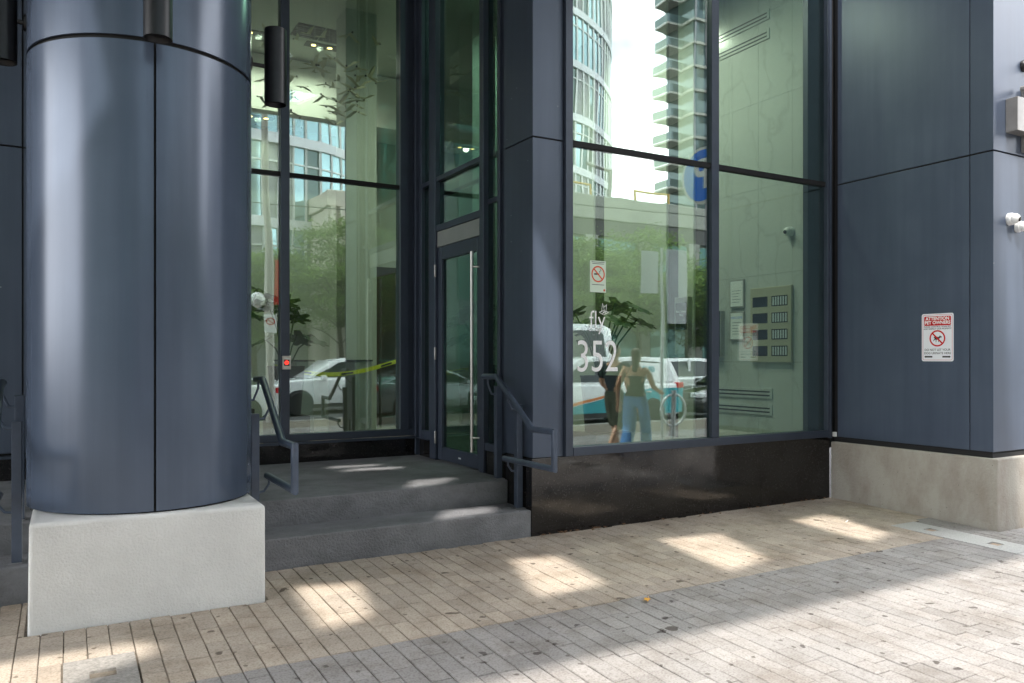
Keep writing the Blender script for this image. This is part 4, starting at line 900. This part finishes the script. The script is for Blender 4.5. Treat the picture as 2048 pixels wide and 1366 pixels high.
def car(name, label, cat, loc, rz, low, top, w_, paint, wheels, wr=.335, lamps=None, extra=None, group='vehicles on the street'):
    """low: side outline up to the belt line; top: greenhouse outline above it, both in (x, z), x forward; w_: width"""
    t = thing(name, label, cat, loc, rz, group); hw = w_ / 2
    b = MB(); b.prism([(x, -hw, z) for x, z in low], (0, w_, 0)); body = link('body', b.data('body', paint, bevel=.07, bseg=3, smooth=True), t, True)
    g = MB(); k = len(top); zb = min(z for x, z in top); zt = max(z for x, z in top)
    ins = lambda z: hw - .07 - .17 * (z - zb) / (zt - zb)
    g.v = [(x, -ins(z), z) for x, z in top] + [(x, ins(z), z) for x, z in top]; g.f = [tuple(range(k - 1, -1, -1)), tuple(range(k, 2 * k))] + [(i, (i + 1) % k, k + (i + 1) % k, k + i) for i in range(k)]
    link('cabin', g.data('cabin', paint, bevel=.05, bseg=2, smooth=True), t, True)
    # side glass, slightly proud of the cabin
    cxm = sum(x for x, z in top) / k; czm = (zb + zt) / 2 + .01
    sh = [(cxm + (x - cxm) * .86, czm + (z - czm) * .70) for x, z in top]
    for s in (-1, 1):
        m = MB(); m.prism([(x, s * (ins(z) + .004), z) for x, z in sh], (0, s * .006, 0)); q = link('window', m.data('window', CARG), t, True)
        xs_ = [x for x, z in sh]; xm = min(xs_) + (max(xs_) - min(xs_)) * .48
        link('pillar', MB().box(xm - .04, xm + .04, s * (ins(czm)) - .05, s * (ins(czm)) + .03, zb + .06, zt - .08).data('pillar', paint), q, True)
        mi = MB().box(max(xs_) - .25, max(xs_) - .12, s * (hw) - .02, s * (hw + .17), zb + .02, zb + .18); link('wing_mirror', mi.data('wing_mirror', paint, bevel=.03), t, True)
        link('sill_trim', MB().box(wheels[1] + .4, wheels[0] - .4, s * hw - .02, s * (hw + .012), .22, .34).data('sill_trim', TRIM), t, True)
        for hx in (xm + .15, xm - .85): link('door_handle', MB().box(hx - .11, hx + .11, s * (hw + .0) - .01, s * (hw + .03), zb - .16, zb - .12).data('door_handle', paint, bevel=.01), t, True)
    # front and rear screens
    fx_ = sorted(top, key=lambda p: -p[0]); 
    for (a, c_) in ((max([p for p in top if abs(p[1] - zb) < .02]), max([p for p in top if abs(p[1] - zt) < .14])), (min([p for p in top if abs(p[1] - zb) < .02]), min([p for p in top if abs(p[1] - zt) < .14]))):
        A, C_ = Vector((a[0], 0, a[1])), Vector((c_[0], 0, c_[1])); sgn = 1 if a[0] > cxm else -1; n = Vector((C_.z - A.z, 0, -(C_.x - A.x))).normalized() * .012
        if n.x * sgn < 0: n = -n
        P0, P1 = A.lerp(C_, .1), A.lerp(C_, .88); m = MB(); i0, i1 = ins(P0.z) - .09, ins(P1.z) - .09
        m.prism([P0 + n + Vector((0, -i0, 0)), P0 + n + Vector((0, i0, 0)), P1 + n + Vector((0, i1, 0)), P1 + n + Vector((0, -i1, 0))], n * .6); link('windscreen' if sgn > 0 else 'rear_window', m.data('windscreen', CARG), t, True)
    for wx in wheels:
        for s in (-1, 1):
            link('wheel_arch', MB().lathe([(wr + .06, -.02), (wr + .06, .0)], (wx, s * (hw + .004), wr), (0, s, 0), 28).data('wheel_arch', TRIM), t, True)
            wo_ = bpy.data.objects.new('wheel', None); COL.objects.link(wo_); wo_.parent = t; wo_.location = (wx, s * (hw - .035), wr); wo_.rotation_euler = (0, 0, 0 if s < 0 else math.pi); wo_.scale = (wr / .335,) * 3
            link('tyre', TYM, wo_, True); link('rim', RMM, wo_, True)
    xf, xr_ = max(x for x, z in low), min(x for x, z in low); lz = lamps or (.72, .82)
    for s in (-1, 1):
        link('headlight', MB().box(xf - .32, xf - .01, s * hw - s * .42 if s > 0 else -hw - .006, s * hw + .006 if s > 0 else -hw + .42, lz[0] - .07, lz[0] + .07).data('headlight', HEAD, bevel=.03), t, True)
        link('tail_light', MB().box(xr_ - .006, xr_ + .30, s * hw - .34 if s > 0 else -hw - .006, hw + .006 if s > 0 else -hw + .34, lz[1] - .09, lz[1] + .09).data('tail_light', TAIL, bevel=.03), t, True)
    link('number_plate', MB().box(xf - .005, xf + .012, -.17, .17, .42, .56).data('number_plate', PRINTW), t, True); link('number_plate', MB().box(xr_ - .012, xr_ + .005, -.17, .17, .62, .76).data('number_plate', PRINTW), t, True)
    link('grille', MB().box(xf - .02, xf + .008, -.5, .5, .58, .76).data('grille', TRIM, bevel=.005), t, True)
    if extra: extra(t, hw)
    return t
SED_L = [(-2.28, .30), (-2.33, .55), (-2.30, .98), (-2.15, 1.06), (-1.5, 1.05), (.75, .98), (1.6, .90), (2.15, .76), (2.30, .60), (2.30, .30), (2.1, .20), (-2.1, .20)]
SED_T = [(-1.95, 1.03), (-1.15, 1.38), (-.55, 1.46), (.15, 1.42), (1.0, 1.0), (.7, .95), (-1.9, .95)]
SUV_L = [(-2.35, .38), (-2.40, .70), (-2.38, 1.12), (.9, 1.12), (1.75, 1.06), (2.28, .92), (2.38, .70), (2.36, .38), (2.2, .28), (-2.2, .28)]
SUV_T = [(-2.30, 1.10), (-2.05, 1.62), (-1.7, 1.72), (-.2, 1.75), (.4, 1.68), (1.2, 1.12), (1.0, 1.05), (-2.28, 1.05)]
VAN_L = [(-2.5, .32), (-2.56, .65), (-2.52, 1.08), (1.2, 1.06), (1.95, .98), (2.45, .80), (2.56, .58), (2.52, .32), (2.4, .22), (-2.4, .22)]
VAN_T = [(-2.50, 1.06), (-2.28, 1.66), (-2.0, 1.76), (.2, 1.78), (.75, 1.70), (1.75, 1.04), (1.5, 1.0), (-2.48, 1.0)]
CGO_L = [(-2.9, .42), (-2.92, 1.2), (-2.9, 1.5), (1.7, 1.5), (2.1, 1.38), (2.8, 1.15), (2.92, .85), (2.9, .42), (2.7, .32), (-2.7, .32)]
CGO_T = [(-2.9, 1.48), (-2.85, 2.75), (-2.6, 2.88), (.8, 2.9), (1.2, 2.6), (2.0, 1.46), (1.8, 1.42), (-2.88, 1.42)]
FW = math.pi
car('parked_car', 'white saloon with red tail lamps mirrored in the lobby glass', 'car', (2.75, -6.45, ROADZ), FW, SED_L, SED_T, 1.80, CARW, (1.42, -1.32), lamps=(.68, .90))
car('suv', 'white SUV passing behind the saloon, mirrored in the lobby glass', 'car', (7.6, -9.4, ROADZ), FW, SUV_L, SUV_T, 1.9, CARW, (1.45, -1.4), .36)
def wrap(t, hw):
    for s in (-1, 1):
        y = s * (hw + .006); m = MB(); m.prism([(-2.5, y, .28), (-2.53, y, .95), (-1.4, y, .95), (-.2, y, .78), (1.0, y, .52), (1.9, y, .34), (1.9, y, .28)], (0, -s * .004, 0)); link('teal_wrap', m.data('teal_wrap', TEAL), t, True)
        m = MB(); m.prism([(-.2, y, .80), (1.0, y, .54), (1.9, y, .36), (1.9, y, .41), (1.0, y, .61), (-.2, y, .86)], (0, -s * .004, 0)); link('orange_stripe', m.data('orange_stripe', ORSTR), t, True)
        m = MB(); m.prism([(-2.28, s * (hw - .075), 1.12), (-2.15, s * (hw - .17), 1.60), (-1.0, s * (hw - .17), 1.62), (-.95, s * (hw - .075), 1.12)], (0, s * .02, 0)); link('graphic_panel', m.data('graphic_panel', CARW), t, True)
        ex = Vector((-1, 0, 0)) if s > 0 else Vector((1, 0, 0)); ey = Vector((0, -s * .2, 1)).normalized()
        o = Vector((-1.40, s * (hw - .10), 1.44)); link('lettering', text_data('GRAN', .20, TEAL, o, ex, ey, .006), t, True); link('lettering', text_data('TOU', .20, TRIM, o + Vector((0, s * .037, -.21)), ex, ey, 0), t, True)
car('minivan', 'white and teal tour minivan parked at the kerb, mirrored in the number window', 'van', (12.05, -6.55, ROADZ), FW, VAN_L, VAN_T, 1.95, CARW, (1.65, -1.5), .345, lamps=(.72, 1.0), extra=wrap)
car('cargo_van', 'tall white cargo van mirrored beside the logo on the number window', 'van', (13.2, -11.6, ROADZ), FW, CGO_L, CGO_T, 2.05, CARW, (1.9, -1.7), .37, lamps=(.95, 1.1))
def rings(t, hw):
    for k in range(4):
        m = MB(); ring(m, (2.325, -.105 + .07 * k, .72), YV, ZV, .032, .043, 20); link('badge_ring', m.data('badge_ring', STEEL), t, True)
    for k in range(7): link('grille_bar', MB().box(2.30, 2.318, -.46, .46, .44 + .055 * k, .455 + .055 * k).data('grille_bar', STEEL), t, True)
car('parked_car', 'black saloon with ringed badge parked behind the tour minivan', 'car', (17.6, -6.6, ROADZ), FW, SED_L, SED_T, 1.84, CARK, (1.42, -1.32), lamps=(.70, .90), extra=rings)
car('suv', 'silver white SUV driving the other way behind the minivan', 'car', (18.2, -9.4, ROADZ), 0, SUV_L, SUV_T, 1.9, CARW, (1.45, -1.4), .36)
car('hatchback', 'silver hatchback ahead of the white SUV down the street', 'car', (1.6, -9.6, ROADZ), FW, SUV_L, [(x, z * .94 + .06) for x, z in SUV_T], 1.8, CARS, (1.45, -1.4), .33)
car('parked_car', 'silver saloon parked at the kerb left of the white saloon', 'car', (-3.2, -6.45, ROADZ), FW, SED_L, SED_T, 1.80, CARS, (1.42, -1.32), lamps=(.68, .90))

# street furniture
POLE = mat('concrete_pole', (.46, .43, .40), .85, var=(4, .1)); REDB = mat('red_banner', (.62, .03, .02), .6); GLOBE = mat('globe_white', (.75, .75, .72), .2); GALV = mat('galvanised', (.42, .43, .44), .45, .7)
sp = thing('street_lamp', 'pale concrete lamp post with globe and red banner mirrored in the lobby glass', 'street lamp', (4.45, -4.6, -.2))
MB().tube([(4.45, -4.6, -.2), (4.42, -4.6, 3), (4.28, -4.6, 8.2)], [.11, .095, .07], 14).build('post', POLE, sp, smooth=True)
MB().tube([(4.30, -4.6, 7.6), (4.5, -5.0, 8.3), (5.0, -6.3, 8.35)], .035, 8).build('arm', GALV, sp, smooth=True); MB().lathe([(.02, -.3), (.11, -.25), (.14, .1), (.09, .3), (.02, .35)], (5.05, -6.5, 8.33), (.2, -1, 0), 16).build('lamp_head', GALV, sp, smooth=True)
MB().lathe([(.05, -.2)] + [(.2 * math.cos(R(a)), .2 * math.sin(R(a))) for a in range(-75, 90, 15)], (4.16, -4.6, 2.86), seg=20).build('globe', GLOBE, sp, smooth=True); MB().tube([(4.42, -4.6, 2.6), (4.16, -4.6, 2.66)], .025, 8).build('globe_arm', GALV, sp)
box('banner', REDB, sp, 4.52, 4.70, -4.61, -4.59, 2.75, 3.85); box('parking_plate', PRINTW, sp, 4.30, 4.56, -4.48, -4.47, 2.05, 2.5); mb = MB(); ring(mb, (4.43, -4.465, 2.33), XV, ZV, .07, .095, 24); stroke(mb, (4.43, -4.464, 2.33), XV, ZV, [(-.06, .06), (.06, -.06)], .02); mb.build('ban_ring', RED, sp)
bp_ = thing('sign_post', 'thin galvanised post with grey sign plates mirrored in the number window', 'sign post', (8.9, .2, -.1))
MB().tube([(8.9, .2, -.12), (8.9, .2, 3.3)], .024, 8).build('post', GALV, bp_); box('plate', GALV, bp_, 8.42, 8.80, .215, .222, 2.50, 3.22, bevel=.003); box('plate', GALV, bp_, 8.98, 9.42, .215, .222, 2.0, 3.28, bevel=.003)
rk = thing('bike_ring', 'round post-and-ring bike stand beside the sign post', 'bike stand', (9.02, .35, -.1)); MB().tube([(9.02, .35, -.12), (9.02, .35, .86)], .04, 12).build('post', GALV, rk, smooth=True); MB().tube([(9.02 + .27 * math.cos(2 * math.pi * k / 28), .35, .52 + .27 * math.sin(2 * math.pi * k / 28)) for k in range(29)], .022, 8, False).build('ring', GALV, rk, smooth=True)
tag(MB().tube([(-20, -13.9, 7.6), (5, -13.9, 7.0), (26, -13.9, 7.4)], .02, 5).build('overhead_cable', TRIM), 'thin black overhead cable along the far kerb', 'cable')

# ------------------------------------------------------------------ pedestrians (mirrored in the number window)
SKIN = mat('skin', (.50, .27, .17), .5); DENIM = mat('blue_denim', (.07, .20, .45), .85, bump=(90, .3, .004), var=(9, .25)); TOPK = mat('black_cloth', (.016, .016, .015), .9); HAIR = mat('brown_hair', (.045, .024, .013), .6); NAVY = mat('navy_cloth', (.02, .024, .035), .9); SHOE = mat('dark_boot', (.03, .018, .012), .6); OLIVE = mat('olive_cloth', (.07, .075, .05), .9)
def skin(name, verts, edges, radii, m, root=0, sub=2):
    me = bpy.data.meshes.new(name); me.from_pydata(verts, edges, []); o = bpy.data.objects.new(name, me); COL.objects.link(o)
    o.modifiers.new('skin', 'SKIN').use_smooth_shade = True
    sk = me.skin_vertices[0].data
    for i, r_ in enumerate(radii): sk[i].radius = r_ if isinstance(r_, tuple) else (r_, r_); sk[i].use_root = (i == root)
    ss = o.modifiers.new('sub', 'SUBSURF'); ss.levels = sub; ss.render_levels = sub
    dg = bpy.context.evaluated_depsgraph_get(); out = bpy.data.meshes.new_from_object(o.evaluated_get(dg)); bpy.data.objects.remove(o); bpy.data.meshes.remove(me)
    out.materials.clear(); out.materials.append(m); out.polygons.foreach_set('use_smooth', [True] * len(out.polygons)); out.name = name; return out
def person(label, loc, rz, pose, cloth):
    """pose: joint positions in a frame with x forward, y to the figure's left, z up"""
    t = thing('person', label, 'person', loc, rz, 'people walking past'); J = {k: Vector(v) for k, v in pose.items()}
    V = []; E_ = []; Rr = []; ix = {}
    def add(n, p, r_, par=None):
        ix[n] = len(V); V.append(tuple(p)); Rr.append(r_)
        if par is not None: E_.append((ix[par], ix[n]))
    add('pelvis', J['pelvis'], (.13, .105)); add('waist', J['waist'], (.11, .085), 'pelvis'); add('chest', J['chest'], (.135, .10), 'waist'); add('neck0', J['chest'] + Vector((0, 0, .17)), .06, 'chest'); add('neck', J['neck'], .05, 'neck0')
    hd = J['head']; add('jaw', hd + Vector((.015, 0, -.06)), .066, 'neck'); add('head', hd + Vector((0, 0, .02)), .084, 'jaw'); add('crown', hd + Vector((-.01, 0, .08)), .066, 'head'); add('nose', hd + Vector((.10, 0, -.01)), .012, 'head')
    for s, n in ((1, 'l'), (-1, 'r')):
        add(n + 'sh', J[n + 'sh'], .055, 'chest'); add(n + 'el', J[n + 'el'], .040, n + 'sh'); add(n + 'wr', J[n + 'wr'], .027, n + 'el')
        d = (J[n + 'wr'] - J[n + 'el']).normalized(); sd_ = d.cross(Vector((0, 0, 1))); sd_ = sd_.normalized() if sd_.length > .1 else Vector((0, 1, 0)); palm = J[n + 'wr'] + d * .07; add(n + 'palm', palm, (.036, .02), n + 'wr')
        for k, (o_, ln_) in enumerate(((-.030, .055), (-.011, .075), (.010, .08), (.030, .068))):
            b0 = palm + d * .035 + sd_ * o_; add(n + 'f%d' % k, b0, .0095, n + 'palm'); add(n + 'g%d' % k, b0 + d * ln_ + Vector((0, 0, -.02)), .0075, n + 'f%d' % k)
        tb = J[n + 'wr'] + d * .03 + sd_ * .035 * s; add(n + 'th', tb, .011, n + 'wr'); add(n + 'tt', tb + d * .05 + sd_ * .02 * s, .008, n + 'th')
        add(n + 'hip', J[n + 'hip'], .088, 'pelvis'); add(n + 'kn', J[n + 'kn'], .056, n + 'hip'); mid = J[n + 'kn'].lerp(J[n + 'an'], .35); add(n + 'calf', mid, .054, n + 'kn'); add(n + 'an', J[n + 'an'], .036, n + 'calf'); add(n + 'toe', J[n + 'an'] + Vector((.15, 0, -.045)), .032, n + 'an')
    link('body', skin('body', V, E_, Rr, SKIN), t, True)
    m, inf, sl = cloth['top']
    tv = [J['waist'] + Vector((0, 0, -.07)), J['waist'] + Vector((0, 0, .02)), J['chest'], J['chest'] + Vector((0, 0, cloth.get('neckline', .1)))]; te = [(0, 1), (1, 2), (2, 3)]; trr = [.104 + inf, .100 + inf, (.14 + inf, .108 + inf), .09 + inf]
    if sl:
        for n in 'lr': tv += [J[n + 'sh'], J[n + 'sh'].lerp(J[n + 'el'], .75)]; k = len(tv); te += [(2, k - 2), (k - 2, k - 1)]; trr += [.07 + inf, .062 + inf]
    link('shirt', skin('shirt', [tuple(v) for v in tv], te, trr, m, 1), t, True)
    m, fr_, wide = cloth['legs']
    tv = [J['pelvis'] + Vector((0, 0, .10)), J['pelvis']]; te = [(0, 1)]; trr = [.118, (.142, .12)]
    for n in 'lr':
        end = J[n + 'kn'].lerp(J[n + 'an'], fr_) if fr_ < .99 else J[n + 'an'] + Vector((0, 0, .0)); k = len(tv); tv += [J[n + 'hip'], J[n + 'kn'], end]; te += [(1, k), (k, k + 1), (k + 1, k + 2)]; trr += [.102, .075 * wide, .075 * wide]
    link('trousers', skin('trousers', [tuple(v) for v in tv], te, trr, m, 1), t, True)
    for n in 'lr':
        a = J[n + 'an']; link('shoe', skin('shoe', [tuple(a + Vector((-.05, 0, -.04))), tuple(a + Vector((.05, 0, -.045))), tuple(a + Vector((.17, 0, -.055)))], [(0, 1), (1, 2)], [.042, .045, .036], SHOE), t, True)
    hv = [hd + Vector((-.02, 0, .10)), hd + Vector((-.055, 0, .03)), hd + Vector((-.075, 0, -.06))]; hr = [.072, .088, .06]
    for p_ in cloth['hair']: hv.append(hd + Vector(p_)); hr.append(.05)
    link('hair', skin('hair', [tuple(v) for v in hv], [(i, i + 1) for i in range(len(hv) - 1)], hr, HAIR), t, True)
    return t
zg = gz(2.1)
person('woman in black strappy top and blue jeans walking, mirrored in the number window', (6.80, 2.1, zg), R(-38),
       dict(pelvis=(0, 0, .92), waist=(.0, 0, 1.05), chest=(.02, 0, 1.20), neck=(.03, 0, 1.40), head=(.06, 0, 1.50), lsh=(.02, .16, 1.31), lel=(.06, .24, 1.08), lwr=(.30, .26, 1.02), rsh=(.02, -.16, 1.31), rel=(-.10, -.22, 1.08), rwr=(.02, -.24, .88),
            lhip=(0, .085, .87), lkn=(.20, .09, .50), lan=(.26, .09, .10), rhip=(0, -.085, .87), rkn=(-.03, -.09, .48), ran=(-.34, -.09, .16)),
       dict(top=(TOPK, .022, False), neckline=.04, legs=(DENIM, 1, 1.15), hair=[(-.09, 0, -.14), (-.10, 0, -.24)]))
person('man in navy tee and shorts walking beside the woman, mirrored in the number window', (6.88, 1.50, zg), R(-25),
       dict(pelvis=(0, 0, .95), waist=(.0, 0, 1.08), chest=(.02, 0, 1.25), neck=(.02, 0, 1.47), head=(.05, 0, 1.58), lsh=(.02, .20, 1.37), lel=(-.10, .27, 1.10), lwr=(.04, .28, .86), rsh=(.02, -.20, 1.37), rel=(.08, -.26, 1.10), rwr=(.28, -.24, .98),
            lhip=(0, .09, .90), lkn=(-.06, .10, .49), lan=(-.36, .10, .18), rhip=(0, -.09, .90), rkn=(.22, -.10, .50), ran=(.30, -.10, .10)),
       dict(top=(NAVY, .012, True), neckline=.15, legs=(OLIVE, .05, 1.2), hair=[]))

# ------------------------------------------------------------------ small litter
LEAFY = mat('yellow_leaf', (.60, .30, .03), .7); LEAFB = mat('dry_brown_leaf', (.17, .09, .04), .8)
def leaf(x, y, s, m, label, rz, group=None):
    o = []
    for k in range(14):
        th = 2 * math.pi * k / 14; r_ = s * (1 if k % 2 else .62) * (1.25 if k == 0 else 1); o.append((math.cos(th) * r_, math.sin(th) * r_ * .62, .012 * abs(math.sin(th * 1.5)) + .002))
    t = thing('fallen_leaf', label, 'leaf', (x, y, gz(y) + .003), rz, group); link('blade', MB().prism(o, (0, 0, .001)).data('blade', m), t, True); link('stalk', MB().tube([(s * .5, 0, .006), (s * 1.6, .01, .014)], .0015, 5).data('stalk', m), t, True)
leaf(2.98, 3.62, .034, LEAFY, 'yellow fallen leaf lying alone on the grey paving', .5)
rl = random.Random(5)
for k in range(26):
    x = rl.choice([rl.uniform(3.25, 3.9), rl.uniform(3.3, 6.6), rl.uniform(5.4, 6.65)]); leaf(x, YF - .008 - abs(rl.gauss(0, .03)) - .012, rl.uniform(.008, .02), LEAFB, 'small dry leaf scrap along the foot of the black stone base', rl.uniform(0, 6.28), 'dry leaf scraps along the stone base')
tag(MB().lathe([(.004, 0), (.004, .065)], (5.86, 4.45, gz(4.45) + .006), (.9, .4, 0), 10).build('cigarette_end', PRINTW), 'white cigarette end on the tan paving near the concrete base', 'cigarette end')
